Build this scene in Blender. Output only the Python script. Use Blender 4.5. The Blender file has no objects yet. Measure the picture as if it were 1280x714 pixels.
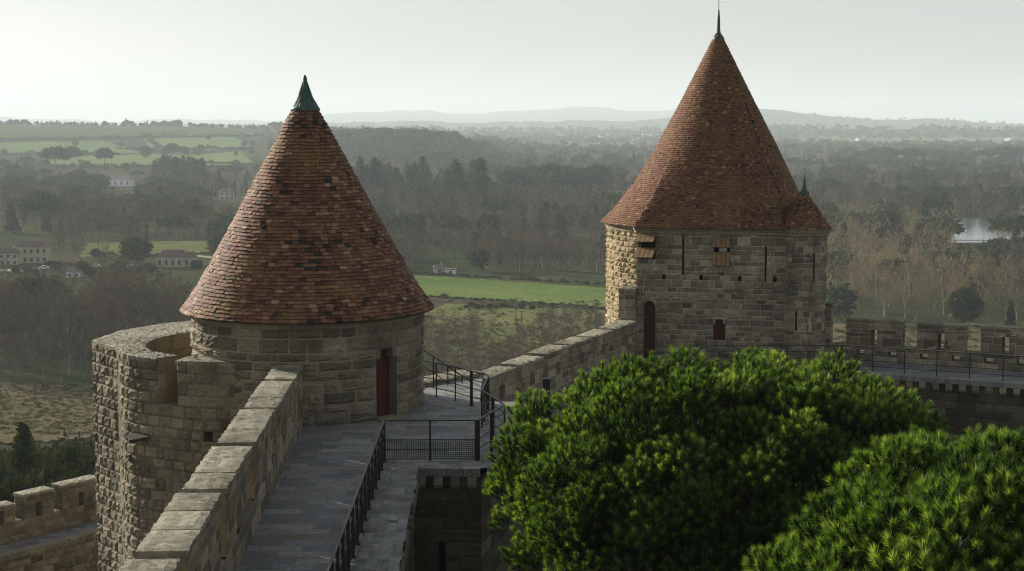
import bpy, math, random
import numpy as np
R = math.radians
rng = np.random.default_rng(11)
random.seed(11)
scene = bpy.context.scene
COL = scene.collection

# ------------------------------------------------------------------ camera maths
FOC = 1900.0; PITCH = R(6.16); CAMZ = 8.6
CP, SP = math.cos(PITCH), math.sin(PITCH)
def ray(px, py):
    x = (px-640)/FOC; u = -(py-357)/FOC
    return np.array([x, CP+u*SP, -SP+u*CP])
def at_z(px, py, z):
    d = ray(px, py); t = (z-CAMZ)/d[2]
    return np.array([d[0]*t, d[1]*t, z])
def at_y(px, py, y):
    d = ray(px, py); t = y/d[1]
    return np.array([d[0]*t, y, CAMZ+d[2]*t])
def project(x, y, z):
    f = y*CP-(z-CAMZ)*SP; u = y*SP+(z-CAMZ)*CP
    return 640+FOC*x/f, 357-FOC*u/f

# ------------------------------------------------------------------ object helpers
def tag(o, label=None, cat=None, group=None, kind=None):
    if label: o['label'] = label
    if cat: o['category'] = cat
    if group: o['group'] = group
    if kind: o['kind'] = kind
    return o
def empty(name, loc, label, cat, group=None):
    o = bpy.data.objects.new(name, None); COL.objects.link(o)
    o.location = tuple(float(v) for v in loc); o.empty_display_size = .2
    return tag(o, label, cat, group)
def link(name, me, parent=None):
    o = bpy.data.objects.new(name, me); COL.objects.link(o)
    if parent is not None:
        o.parent = parent
        o.matrix_parent_inverse.identity()
        if not o.get('local'):
            o.location = (-parent.location[0], -parent.location[1], -parent.location[2])
    return o
def copy_thing(root, loc, rz=0, sc=(1,1,1)):
    r = root.copy(); COL.objects.link(r); r.location = loc; r.rotation_euler = (0,0,rz); r.scale = sc
    for ch in root.children:
        c = ch.copy(); COL.objects.link(c); c.parent = r
    return r

class MB:
    """collects polygons with a tone per face and builds ONE mesh"""
    def __init__(s): s.v = []; s.f = []; s.t = []; s.m = []; s.n = 0
    def add(s, verts, faces, tone=.5, mi=0):
        b = s.n; verts = [tuple(map(float, p)) for p in verts]
        s.v += verts; s.n += len(verts)
        for f in faces:
            s.f.append(tuple(i+b for i in f)); s.t.append(tone); s.m.append(mi)
    def quad(s, a, b, c, d, tone=.5, mi=0): s.add([a,b,c,d], [(0,1,2,3)], tone, mi)
    def box(s, c, h, tone=.5, mi=0, ax=None):
        c = np.array(c, float)
        if ax is None: ax = np.eye(3)
        ax = [np.array(a, float) for a in ax]
        P = [c+i*h[0]*ax[0]+j*h[1]*ax[1]+k*h[2]*ax[2] for k in (-1,1) for j in (-1,1) for i in (-1,1)]
        s.add(P, [(0,2,3,1),(4,5,7,6),(0,1,5,4),(2,6,7,3),(0,4,6,2),(1,3,7,5)], tone, mi)
    def bar(s, a, b, w, h=None, tone=.5, mi=0):
        """square bar from a to b"""
        a = np.array(a, float); b = np.array(b, float); h = h or w
        d = b-a; L = np.linalg.norm(d)
        if L < 1e-6: return
        d /= L; up = np.array([0,0,1.]) if abs(d[2]) < .95 else np.array([0,1.,0])
        r = np.cross(d, up); r /= np.linalg.norm(r); u = np.cross(r, d)
        s.box((a+b)/2, (L/2, w/2, h/2), tone, mi, (d, r, u))
    def tube(s, pts, rad, n=8, tone=.5, mi=0):
        pts = [np.array(p, float) for p in pts]; rings = []
        for i, p in enumerate(pts):
            d = pts[min(i+1, len(pts)-1)]-pts[max(i-1, 0)]; d /= np.linalg.norm(d)+1e-9
            up = np.array([0,0,1.]) if abs(d[2]) < .9 else np.array([0,1.,0])
            r = np.cross(d, up); r /= np.linalg.norm(r); u = np.cross(r, d)
            rr = rad[i] if hasattr(rad, '__len__') else rad
            rings.append([p+rr*(math.cos(2*math.pi*k/n)*r+math.sin(2*math.pi*k/n)*u) for k in range(n)])
        V = [q for rg in rings for q in rg]; F = []
        for i in range(len(rings)-1):
            for k in range(n):
                k2 = (k+1) % n
                F.append((i*n+k, i*n+k2, (i+1)*n+k2, (i+1)*n+k))
        F.append(tuple(range(n))[::-1]); F.append(tuple((len(rings)-1)*n+k for k in range(n)))
        s.add(V, F, tone, mi)
    def build(s, name, mats, parent=None, smooth=False):
        me = bpy.data.meshes.new(name)
        me.from_pydata(s.v, [], s.f)
        if not isinstance(mats, (list, tuple)): mats = [mats]
        for m in mats: me.materials.append(m)
        a = me.attributes.new('tone', 'FLOAT', 'FACE'); a.data.foreach_set('value', np.array(s.t, dtype=np.float32))
        me.polygons.foreach_set('material_index', np.array(s.m, dtype=np.int32))
        if smooth: me.polygons.foreach_set('use_smooth', np.ones(len(s.f), dtype=bool))
        me.update()
        return link(name, me, parent)

def np_mesh(name, V, F, tone, mats, mi=None, smooth=False):
    """V (n,3), F (m,k) same k"""
    me = bpy.data.meshes.new(name); k = F.shape[1]
    me.vertices.add(len(V)); me.vertices.foreach_set('co', V.astype(np.float32).ravel())
    me.loops.add(F.size); me.loops.foreach_set('vertex_index', F.astype(np.int32).ravel())
    me.polygons.add(len(F)); me.polygons.foreach_set('loop_start', np.arange(0, F.size, k, dtype=np.int32))
    me.polygons.foreach_set('loop_total', np.full(len(F), k, dtype=np.int32))
    for m in (mats if isinstance(mats, (list, tuple)) else [mats]): me.materials.append(m)
    a = me.attributes.new('tone', 'FLOAT', 'FACE'); a.data.foreach_set('value', tone.astype(np.float32))
    if mi is not None: me.polygons.foreach_set('material_index', mi.astype(np.int32))
    if smooth: me.polygons.foreach_set('use_smooth', np.ones(len(F), dtype=bool))
    me.update(calc_edges=True); me.validate()
    return me

# ------------------------------------------------------------------ materials
def new_mat(name):
    m = bpy.data.materials.new(name); m.use_nodes = True
    nt = m.node_tree; b = nt.nodes['Principled BSDF']
    b.inputs['Roughness'].default_value = .9
    b.inputs['Specular IOR Level'].default_value = .25
    return m, nt, b
def N(nt, typ, **kw):
    n = nt.nodes.new(typ)
    for k, v in kw.items():
        if k in n.inputs: n.inputs[k].default_value = v
        else: setattr(n, k, v)
    return n
def ramp(nt, fac, stops, interp='LINEAR'):
    r = nt.nodes.new('ShaderNodeValToRGB'); r.color_ramp.interpolation = interp
    e = r.color_ramp.elements
    while len(e) < len(stops): e.new(.5)
    for i, (p, c) in enumerate(stops):
        e[i].position = p; e[i].color = (c, c, c, 1) if not hasattr(c, '__len__') else (*c, 1)
    nt.links.new(fac, r.inputs[0]); return r.outputs[0]
def mix(nt, fac, a, b, mode='MIX'):
    n = nt.nodes.new('ShaderNodeMix'); n.data_type = 'RGBA'; n.blend_type = mode
    for sock, v in ((n.inputs[0], fac), (n.inputs[6], a), (n.inputs[7], b)):
        if hasattr(v, 'links'): nt.links.new(v, sock)
        elif hasattr(v, '__len__'): sock.default_value = (*v, 1)
        else: sock.default_value = v
    return n.outputs[2]
def math_n(nt, op, a, b=0.):
    n = nt.nodes.new('ShaderNodeMath'); n.operation = op
    for sock, v in ((n.inputs[0], a), (n.inputs[1], b)):
        if hasattr(v, 'links'): nt.links.new(v, sock)
        else: sock.default_value = v
    return n.outputs[0]
def coords(nt, scale=(1,1,1)):
    g = nt.nodes.new('ShaderNodeTexCoord'); mp = nt.nodes.new('ShaderNodeMapping')
    mp.inputs['Scale'].default_value = scale
    nt.links.new(g.outputs['Object'], mp.inputs[0]); return mp.outputs[0]
def noise(nt, vec, scale, detail=4, rough=.6):
    n = N(nt, 'ShaderNodeTexNoise'); n.inputs['Scale'].default_value = scale
    n.inputs['Detail'].default_value = detail; n.inputs['Roughness'].default_value = rough
    nt.links.new(vec, n.inputs['Vector']); return n.outputs['Fac']
def bump(nt, b, h, strength=.5, dist=.02):
    n = nt.nodes.new('ShaderNodeBump'); n.inputs['Strength'].default_value = strength
    n.inputs['Distance'].default_value = dist
    nt.links.new(h, n.inputs['Height']); nt.links.new(n.outputs[0], b.inputs['Normal'])
def tone_attr(nt):
    a = nt.nodes.new('ShaderNodeAttribute'); a.attribute_name = 'tone'; return a.outputs['Fac']

def stone_mat(name, stops, mortar, stain=.5, lichen=.3, dark=(.035,.032,.025), bs=.6, lic=(.42,.42,.36)):
    m, nt, b = new_mat(name)
    v = coords(nt); t = tone_attr(nt)
    base = ramp(nt, t, stops)
    ismort = math_n(nt, 'LESS_THAN', t, -.5)
    c = mix(nt, ismort, base, mortar)
    fine = noise(nt, v, 9, 6, .7)
    c = mix(nt, .75, c, ramp(nt, fine, [(.25, .45), (.55, 1.), (.8, 1.35)]), 'MULTIPLY')
    big = noise(nt, v, .55, 5, .65)
    c = mix(nt, ramp(nt, big, [(.45, 0.), (.68, stain)]), c, dark)
    med = noise(nt, v, 3.2, 6, .75)
    c = mix(nt, ramp(nt, med, [(.60, 0.), (.70, lichen)]), c, lic)
    sp = noise(nt, v, 26, 3, .6)
    c = mix(nt, ramp(nt, sp, [(.30, .55), (.42, 0.)]), c, dark)
    nt.links.new(c, b.inputs['Base Color'])
    b.inputs['Roughness'].default_value = .95
    bump(nt, b, noise(nt, v, 14, 8, .75), bs, .05)
    return m

M = {}
M['tower_stone'] = stone_mat('tower_stone', [(0,(.13,.11,.075)),(.5,(.23,.195,.135)),(1,(.33,.285,.20))], (.32,.28,.20), .55, .25)
M['wall_stone'] = stone_mat('wall_stone', [(0,(.12,.098,.068)),(.45,(.22,.185,.125)),(1,(.34,.29,.20))], (.20,.17,.12), .6, .25, bs=.8)
M['sunlit_stone'] = stone_mat('sunlit_stone', [(0,(.28,.22,.12)),(.5,(.42,.34,.20)),(1,(.55,.46,.29))], (.34,.28,.17), .2, .1, bs=.7)  # brighter stone copy for the far tower's round side, sunlight put into its colour
M['grey_stone'] = stone_mat('grey_stone', [(0,(.12,.105,.078)),(.5,(.25,.21,.15)),(1,(.44,.38,.28))], (.50,.44,.33), .5, .3)
M['ochre_sunlit_stone'] = stone_mat('ochre_sunlit_stone', [(0,(.20,.155,.095)),(.5,(.29,.225,.14)),(1,(.38,.30,.19))], (.22,.18,.11), .35, .1)  # lighter ochre puts the sun on the crenel jambs into the stone colour
M['coping_stone'] = stone_mat('coping_stone', [(0,(.22,.205,.15)),(.5,(.31,.29,.215)),(1,(.40,.375,.29))], (.12,.10,.06), .65, .9, bs=1., lic=(.52,.50,.40))
M['kerb_stone'] = stone_mat('kerb_stone', [(0,(.20,.21,.205)),(1,(.42,.42,.40))], (.1,.1,.09), .4, .5, bs=1.)
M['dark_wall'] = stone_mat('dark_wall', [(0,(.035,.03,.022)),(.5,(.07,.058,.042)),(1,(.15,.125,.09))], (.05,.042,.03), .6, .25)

def floor_mat():
    m, nt, b = new_mat('flagstone')
    g = nt.nodes.new('ShaderNodeTexCoord')
    br = nt.nodes.new('ShaderNodeTexBrick'); nt.links.new(g.outputs['Object'], br.inputs['Vector'])
    br.inputs['Scale'].default_value = 1.; br.inputs['Brick Width'].default_value = .85; br.inputs['Row Height'].default_value = .42
    br.inputs['Mortar Size'].default_value = .008; br.inputs['Mortar Smooth'].default_value = .6
    br.inputs['Color1'].default_value = (.13,.14,.15,1); br.inputs['Color2'].default_value = (.27,.275,.27,1)
    br.inputs['Mortar'].default_value = (.10,.10,.10,1)
    v = coords(nt, (.5, 1.6, 1)); n1 = noise(nt, v, 1.1, 4, .6)
    c = mix(nt, ramp(nt, n1, [(.56, 0.), (.66, .6)]), br.outputs['Color'], (.17,.125,.075))
    c = mix(nt, ramp(nt, n1, [(.30, .6), (.42, 0.)]), c, (.05,.055,.06))
    v2 = coords(nt); c = mix(nt, .8, c, ramp(nt, noise(nt, v2, 7, 6, .7), [(.3, .5), (.7, 1.3)]), 'MULTIPLY')
    nt.links.new(c, b.inputs['Base Color']); b.inputs['Roughness'].default_value = .7
    b.inputs['Specular IOR Level'].default_value = .35
    h = math_n(nt, 'ADD', math_n(nt, 'MULTIPLY', br.outputs['Fac'], -1.), noise(nt, v2, 10, 5, .6))
    bump(nt, b, h, .6, .02); return m
M['flagstone'] = floor_mat()

def tile_mat(name, stops, gold):
    m, nt, b = new_mat(name); t = tone_attr(nt); v = coords(nt)
    c = ramp(nt, t, stops)
    c = mix(nt, .7, c, ramp(nt, noise(nt, v, 14, 5, .7), [(.25, .5), (.6, 1.1), (.8, 1.4)]), 'MULTIPLY')
    c = mix(nt, ramp(nt, noise(nt, v, 18, 3, .5), [(.64, 0.), (.72, .55)]), c, (.30,.29,.24))
    c = mix(nt, ramp(nt, noise(nt, v, .7, 4, .6), [(.5, 0.), (.7, gold)]), c, (.20,.13,.045))
    nt.links.new(c, b.inputs['Base Color']); b.inputs['Roughness'].default_value = .75
    b.inputs['Specular IOR Level'].default_value = .2
    bump(nt, b, noise(nt, v, 30, 4, .6), .4, .01); return m
M['roof_tile'] = tile_mat('roof_tile', [(0,(.018,.017,.014)),(.22,(.04,.030,.022)),(.30,(.09,.042,.028)),(.6,(.165,.072,.043)),(.85,(.27,.145,.08)),(1,(.40,.28,.17))], .55)
M['roof_tile_fine'] = tile_mat('roof_tile_fine', [(0,(.02,.02,.015)),(.15,(.06,.04,.025)),(.25,(.085,.042,.026)),(.6,(.165,.074,.04)),(.85,(.26,.14,.07)),(1,(.36,.24,.12))], .5)

def plain(name, col, rough=.6, metal=0., var=.3, scale=6, spec=.4):
    m, nt, b = new_mat(name); v = coords(nt)
    c = mix(nt, var, col, ramp(nt, noise(nt, v, scale, 5, .65), [(.25, .3), (.75, 1.7)]), 'MULTIPLY')
    nt.links.new(c, b.inputs['Base Color']); b.inputs['Roughness'].default_value = rough
    b.inputs['Metallic'].default_value = metal; b.inputs['Specular IOR Level'].default_value = spec
    return m
M['copper'] = plain('copper', (.035,.085,.07), .55, 0., .9, 8)
M['iron'] = plain('iron', (.012,.011,.011), .5, 0., .3, 20)
M['red_wood'] = plain('red_wood', (.075,.013,.009), .6, 0., .5, 5)
M['brown_wood'] = plain('brown_wood', (.22,.14,.07), .7, 0., .6, 8)
M['black'] = plain('black', (.008,.007,.006), .9, 0., .1)
M['white_paint'] = plain('white_paint', (.7,.7,.68), .6, 0., .1)
M['grey_panel'] = plain('grey_panel', (.35,.35,.34), .6, 0., .1)
M['cream_wall'] = plain('cream_wall', (.42,.38,.28), .8, 0., .3, .5)
M['white_wall'] = plain('white_wall', (.75,.76,.76), .8, 0., .1, .5)
M['far_roof'] = plain('far_roof', (.13,.085,.065), .8, 0., .4, .7)
M['grey_roof'] = plain('grey_roof', (.16,.14,.13), .8, 0., .3, .7)
M['window_dark'] = plain('window_dark', (.03,.035,.04), .3, 0., .1)
M['bark_far'] = plain('bark_far', (.17,.15,.12), .9, 0., .6, .6)
M['bark'] = plain('bark', (.04,.03,.02), .9, 0., .6, 5)

def twig_mat(name, a, b2, c3):
    m, nt, b = new_mat(name); oi = nt.nodes.new('ShaderNodeObjectInfo')
    t = tone_attr(nt)
    c = ramp(nt, oi.outputs['Random'], [(0, a), (.5, b2), (1, c3)])
    c = mix(nt, .6, c, ramp(nt, t, [(0, .55), (1, 1.5)]), 'MULTIPLY'); b.inputs['Specular IOR Level'].default_value = .05
    nt.links.new(c, b.inputs['Base Color']); return m
M['twig'] = twig_mat('twig', (.08,.062,.042), (.105,.08,.055), (.14,.11,.07))
M['twig_red'] = twig_mat('twig_red', (.13,.085,.065), (.15,.10,.07), (.14,.11,.08))
M['twig_gold'] = twig_mat('twig_gold', (.23,.175,.095), (.27,.21,.115), (.19,.15,.09))

def leaf_mat(name, stops, trans=.35, tcol=(.12,.2,.03), spec=.3, rough=.5):
    m, nt, b = new_mat(name); t = tone_attr(nt)
    c = ramp(nt, t, stops); nt.links.new(c, b.inputs['Base Color'])
    b.inputs['Roughness'].default_value = rough; b.inputs['Specular IOR Level'].default_value = spec
    tr = nt.nodes.new('ShaderNodeBsdfTranslucent')
    tc = mix(nt, 1., c, (2.2, 2.0, .8), 'MULTIPLY'); nt.links.new(tc, tr.inputs[0])
    mx = nt.nodes.new('ShaderNodeMixShader'); mx.inputs[0].default_value = trans
    nt.links.new(b.outputs[0], mx.inputs[1]); nt.links.new(tr.outputs[0], mx.inputs[2])
    nt.links.new(mx.outputs[0], nt.nodes['Material Output'].inputs['Surface']); return m
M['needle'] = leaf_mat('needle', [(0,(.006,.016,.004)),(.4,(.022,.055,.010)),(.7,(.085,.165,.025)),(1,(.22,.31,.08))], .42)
M['evergreen'] = leaf_mat('evergreen', [(0,(.018,.028,.014)),(.5,(.032,.046,.022)),(1,(.055,.072,.035))], .1, spec=0., rough=1.)
M['shrub'] = leaf_mat('shrub', [(0,(.04,.06,.02)),(1,(.10,.10,.045))], .2, spec=0., rough=1.)

def ground_mat():
    m, nt, b = new_mat('ground'); v = coords(nt)
    n1 = noise(nt, v, .004, 6, .6); n2 = noise(nt, v, .03, 5, .6); n3 = noise(nt, v, .6, 5, .7)
    c = ramp(nt, n1, [(.36, (.055,.05,.03)), (.46, (.045,.06,.025)), (.54, (.085,.075,.045)), (.64, (.04,.055,.022))])
    c = mix(nt, ramp(nt, n2, [(.45, 0.), (.62, .7)]), c, (.04,.055,.022))
    c = mix(nt, .7, c, ramp(nt, n3, [(.3, .55), (.7, 1.4)]), 'MULTIPLY')
    nt.links.new(c, b.inputs['Base Color']); b.inputs['Specular IOR Level'].default_value = 0.; b.inputs['Roughness'].default_value = 1.; bump(nt, b, n3, .4, .3); return m
M['ground'] = ground_mat()
def field_mat(name, a, b2, sc=.05, stripes=0.):
    m, nt, b = new_mat(name); v = coords(nt)
    c = ramp(nt, noise(nt, v, sc, 6, .65), [(.3, a), (.7, b2)])
    c = mix(nt, .8, c, ramp(nt, noise(nt, v, .7, 6, .8), [(.3, .45), (.7, 1.6)]), 'MULTIPLY')
    if stripes:
        g = coords(nt); w = nt.nodes.new('ShaderNodeTexWave'); w.inputs['Scale'].default_value = stripes
        w.inputs['Distortion'].default_value = 1.5; nt.links.new(g, w.inputs['Vector'])
        c = mix(nt, .25, c, ramp(nt, w.outputs['Fac'], [(0, .7), (1, 1.3)]), 'MULTIPLY')
    nt.links.new(c, b.inputs['Base Color']); b.inputs['Specular IOR Level'].default_value = 0.; b.inputs['Roughness'].default_value = 1.; return m
M['crop'] = field_mat('crop', (.085,.135,.035), (.15,.20,.065), .03)
M['pasture'] = field_mat('pasture', (.09,.145,.045), (.15,.205,.075), .012)
M['meadow'] = field_mat('meadow', (.085,.08,.042), (.15,.12,.07), .09)
M['green_meadow'] = field_mat('green_meadow', (.085,.11,.04), (.17,.165,.075), .04)
M['dark_pasture'] = field_mat('dark_pasture', (.05,.075,.03), (.08,.10,.045), .01)
M['ploughed'] = field_mat('ploughed', (.06,.05,.042), (.09,.075,.06), .05)
M['dirt'] = field_mat('dirt', (.30,.26,.2), (.40,.36,.28), .2)

def water_mat():
    m, nt, b = new_mat('river_water'); b.inputs['Base Color'].default_value = (.10,.13,.15,1)
    b.inputs['Roughness'].default_value = .12; b.inputs['Specular IOR Level'].default_value = .6
    bump(nt, b, noise(nt, coords(nt, (1, .4, 1)), .5, 3, .5), .03, .1); return m
M['water'] = water_mat()

# ------------------------------------------------------------------ block masonry
def hashn(i, j=0): return (math.sin(i*127.1+j*311.7)*43758.5453) % 1.0
def patch(mb, S, u0, u1, v0, v1, ch=.3, bw=.55, joint=.018, boss=.04, rough=.02, n=3, holes=(), depth=.3, mi=0, jit=.0, base=True, sag=0.):
    """courses of stones on the surface S(u, v, h); holes are (ua, ub, va, vb, recess_mi or None)"""
    nr = max(1, round((v1-v0)/ch)); rows = [v0+(v1-v0)*i/nr+(random.uniform(-.12,.12)*ch if 0 < i < nr else 0) for i in range(nr+1)]
    for hle in holes:
        for e in hle[2:4]:
            if v0 < e < v1:
                k = min(range(1, nr), key=lambda i: abs(rows[i]-e)) if nr > 1 else None
                if k: rows[k] = e
    rows = sorted(rows)
    for r in range(nr):
        a, b = rows[r], rows[r+1]
        if b-a < .02: continue
        segs = [(u0, u1)]
        for hle in holes:
            if hle[2] < b-.01 and hle[3] > a+.01:
                ns = []
                for s0, s1 in segs:
                    if hle[0] > s0: ns.append((s0, min(s1, hle[0])))
                    if hle[1] < s1: ns.append((max(s0, hle[1]), s1))
                segs = [s for s in ns if s[1]-s[0] > .01]
        for s0, s1 in segs:
            if base:
                k = max(1, int((s1-s0)/.5))
                for i in range(k):
                    ua, ub = s0+(s1-s0)*i/k, s0+(s1-s0)*(i+1)/k
                    mb.quad(S(ua,a,0), S(ub,a,0), S(ub,b,0), S(ua,b,0), -1, mi)
            u = s0; first = (r % 2 == 1)
            while u < s1-.02:
                w = bw*random.uniform(.6, 1.45)*(.5 if first else 1); first = False
                e = u+w
                if s1-e < bw*.45: e = s1
                stone(mb, S, u+joint/2, e-joint/2, a+joint/2, b-joint/2, boss, rough, n, mi)
                u = e
    for hle in holes:
        ua, ub, va, vb = hle[:4]; d = hle[5] if len(hle) > 5 else depth
        c = [(ua,va),(ub,va),(ub,vb),(ua,vb)]
        for i in range(4):
            p, q = c[i], c[(i+1) % 4]
            mb.quad(S(*p,0), S(*q,0), S(*q,-d), S(*p,-d), .4, mi)
        if hle[4] is not None: mb.quad(*[S(*p,-d) for p in c], .2, hle[4])
def stone(mb, S, ua, ub, va, vb, boss, rough, n, mi):
    if ub-ua < .02 or vb-va < .02: return
    tone = min(1, max(0, random.gauss(.5, .24))); bo = boss*random.uniform(.4, 1.5)
    V = []; k = n+1; bev = min(.3, .035/max(vb-va, .01)+.05)
    cs = [0]+[bev+(1-2*bev)*i/(n-2) for i in range(n-1)]+[1] if n > 2 else [0, .5, 1]
    k = len(cs)
    for j, y in enumerate(cs):
        for i, x in enumerate(cs):
            edge = i in (0, k-1) or j in (0, k-1)
            h = .002 if edge else bo+random.uniform(-1, 1)*rough
            du = dv = 0
            if not edge: du = random.uniform(-1,1)*rough*.5; dv = random.uniform(-1,1)*rough*.5
            V.append(S(ua+(ub-ua)*x+du, va+(vb-va)*y+dv, h))
    F = [(j*k+i, j*k+i+1, (j+1)*k+i+1, (j+1)*k+i) for j in range(k-1) for i in range(k-1)]
    mb.add(V, F, tone, mi)
def plane_S(o, ud, vd):
    o = np.array(o, float); ud = np.array(ud, float); ud /= np.linalg.norm(ud); vd = np.array(vd, float); vd /= np.linalg.norm(vd)
    nn = np.cross(ud, vd)
    return lambda u, v, h: o+ud*u+vd*v+nn*h
def cyl_S(cx, cy, rad):
    """u = arc length, angle grows anticlockwise seen from above, u=0 at angle 0; outward h"""
    return lambda u, v, h: np.array([cx+(rad+h)*math.cos(u/rad), cy+(rad+h)*math.sin(u/rad), v])
def poly_S(pts):
    """polyline walked with the outside on its right-hand side; u = arc length"""
    P = [np.array(p, float) for p in pts]; L = [0]
    for a, b in zip(P, P[1:]): L.append(L[-1]+np.linalg.norm(b-a))
    def nrm(i):
        d = P[min(i+1, len(P)-1)]-P[i] if i < len(P)-1 else P[i]-P[i-1]
        d = d/np.linalg.norm(d); return np.array([d[1], -d[0]])
    def vn(i):
        m = nrm(min(i, len(P)-2))+nrm(max(i-1, 0)); return m/np.linalg.norm(m)
    VN = [vn(i) for i in range(len(P))]
    def S(u, v, h):
        u = min(max(u, 0), L[-1]); i = 0
        while i < len(P)-2 and L[i+1] < u: i += 1
        t = (u-L[i])/(L[i+1]-L[i]); p = P[i]*(1-t)+P[i+1]*t; nn = VN[i]*(1-t)+VN[i+1]*t
        p = p+nn*h; return np.array([p[0], p[1], v])
    return S, L[-1]

def wall_box(mb, a, b, z0, z1, th, ch=.3, bw=.55, boss=.02, rough=.012, n=3, slit=None, ends=(True, True), side=1, jamb=None, coping=1, top=True, inner=True, outer=True, back_boss=None):
    """straight wall; a->b runs along its inner face, thickness goes to the left of a->b (side=1)"""
    a = np.array(a, float); b = np.array(b, float); d = b-a; L = np.linalg.norm(d); d /= L
    nl = np.array([-d[1], d[0]])*side                       # towards the outside
    D3 = np.array([d[0], d[1], 0]); N3 = np.array([nl[0], nl[1], 0])
    A = np.array([a[0], a[1], 0])
    def Sin(u, v, h): return A+D3*u+np.array([0,0,v])-N3*h
    def Sout(u, v, h): return A+D3*u+np.array([0,0,v])+N3*(th+h)
    hin = []; hout = []
    if slit:
        for (sc, w, wi, za, zb) in slit:
            hin.append((sc-wi/2, sc+wi/2, za, zb, None, 0)); hout.append((sc-w/2, sc+w/2, za, zb, None, 0))
            P = [(sc-wi/2, 0), (sc+wi/2, 0), (sc+w/2, th), (sc-w/2, th)]
            Q = lambda i, z: A+D3*P[i][0]+N3*P[i][1]+np.array([0,0,z])
            mb.quad(Q(0,za),Q(1,za),Q(2,za),Q(3,za),.6); mb.quad(Q(0,zb),Q(1,zb),Q(2,zb),Q(3,zb),.6)
            mb.quad(Q(0,za),Q(3,za),Q(3,zb),Q(0,zb),.6); mb.quad(Q(1,za),Q(2,za),Q(2,zb),Q(1,zb),.6)
    if inner: patch(mb, Sin, 0, L, z0, z1, ch, bw, boss=boss, rough=rough, n=n, holes=hin)
    if outer: patch(mb, Sout, 0, L, z0, z1, ch, bw, boss=back_boss if back_boss is not None else boss, rough=rough, n=n, holes=hout)
    for k, on in enumerate(ends):
        if not on: continue
        o = A+D3*(L if k else 0); sg = 1 if k else -1
        def Se(u, v, h): return o+N3*u+np.array([0,0,v])+D3*sg*h
        patch(mb, Se, 0, th, z0, z1, ch, bw*.8, boss=boss*.5, rough=rough, n=n, mi=1 if jamb else 0)
    if top: coping_top(mb, A, D3, N3, L, th, z1, coping)
def coping_top(mb, A, D3, N3, L, th, z, mi=1, over=.03, rough=.02):
    """a rough worn slab on top of a wall, slightly oversailing, in a few long stones"""
    k = max(1, round(L/1.3)); mid = {}
    for s in range(k):
        ua, ub = L*s/k-(over if s == 0 else -.006), L*(s+1)/k+(over if s == k-1 else -.006)
        nu, nv = max(4, int((ub-ua)/.11)), max(4, int(th/.11)); t = random.uniform(.2, .9); off = random.uniform(-.012, .012)
        V = []; F = []
        for j in range(nv+1):
            for i in range(nu+1):
                e = i in (0, nu) or j in (0, nv)
                u = ua+(ub-ua)*i/nu; w = -over+(th+2*over)*j/nv
                if e:
                    u += random.uniform(-.012,.012) if 0 < j < nv else 0; w += random.uniform(-.022,.022)
                V.append(A+D3*u+N3*w+np.array([0,0,z+off+.03+(-.025 if e else random.uniform(-rough,rough))]))
        F = [(j*(nu+1)+i, j*(nu+1)+i+1, (j+1)*(nu+1)+i+1, (j+1)*(nu+1)+i) for j in range(nv) for i in range(nu)]
        mb.add(V, F, t, mi)
        rim = [i for i in range(nu+1)]+[j*(nu+1)+nu for j in range(1, nv+1)]+[nv*(nu+1)+i for i in range(nu-1, -1, -1)]+[j*(nu+1) for j in range(nv-1, 0, -1)]
        RV = [V[i] for i in rim]; RB = [p-np.array([0,0,.10]) for p in RV]; n_ = len(rim)
        mb.add(RV+RB, [(i, (i+1) % n_, n_+(i+1) % n_, n_+i) for i in range(n_)], t, mi)

# ------------------------------------------------------------------ terrain
def sm(a, b, x): t = np.clip((x-a)/(b-a), 0, 1); return t*t*(3-2*t)
PLAIN = -52.
def prof(az, xs, hs): return np.interp(az, xs, hs)
def terrain(x, y):
    x = np.asarray(x, float); y = np.asarray(y, float)
    rc = np.hypot(x-6, y-30)
    z = -12.5+(PLAIN+12.5)*sm(38, 175, rc)
    r = np.hypot(x, y); az = np.where(y > 1, 640+FOC*x/np.maximum(y, 1), np.where(x > 0, 3000, -3000))
    wob = 5*np.sin(az/37.+1)+3*np.sin(az/17.+2)+1.5*np.sin(az/7.)
    h = prof(az, [-1500,-600,0,200,330,430,560,700], [20,60,53,51,45,34,22,0])
    z = z+h*np.exp(-(np.minimum(r-3300, 0)/850)**2)*np.exp(-(np.maximum(r-3300, 0)/900)**2)
    h = prof(az, [250,330,400,470,530,565,600,640], [0,8,26,33,33,28,12,0])
    z = z+h*np.exp(-((r-2300)/330)**2)
    h = prof(az, [-2000,300,500,700,850,1000,1130,1280,2500], [20,26,30,27,29,37,34,31,25])+wob*.3
    z = z+h*np.exp(-((r-5600)/700)**2)
    h = prof(az, [-2500,300,500,620,760,860,940,1000,1060,1130,1280,2500], [30,40,58,62,58,100,128,112,84,74,44,40])+wob*1.3
    z = z+h*np.exp(-((r-9000)/1000)**2)
    h = prof(az, [-2500,-300,100,330,430,500,560,640,720,800,860,950,1050,1280,3000], [90,110,80,70,150,165,165,175,205,185,200,150,80,40,40])+wob*3.
    z = z+h*np.exp(-((r-16500)/2200)**2)
    return z
def ground_hit(px, py):
    d = ray(px, py); t = 60.
    while t < 30000:
        p = d*t
        if CAMZ+p[2] < terrain(p[0], p[1]): break
        t *= 1.01
    lo, hi = t/1.01, t
    for _ in range(12):
        m_ = (lo+hi)/2; p = d*m_
        if CAMZ+p[2] < terrain(p[0], p[1]): hi = m_
        else: lo = m_
    p = d*hi; return np.array([p[0], p[1], float(terrain(p[0], p[1]))])
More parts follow.
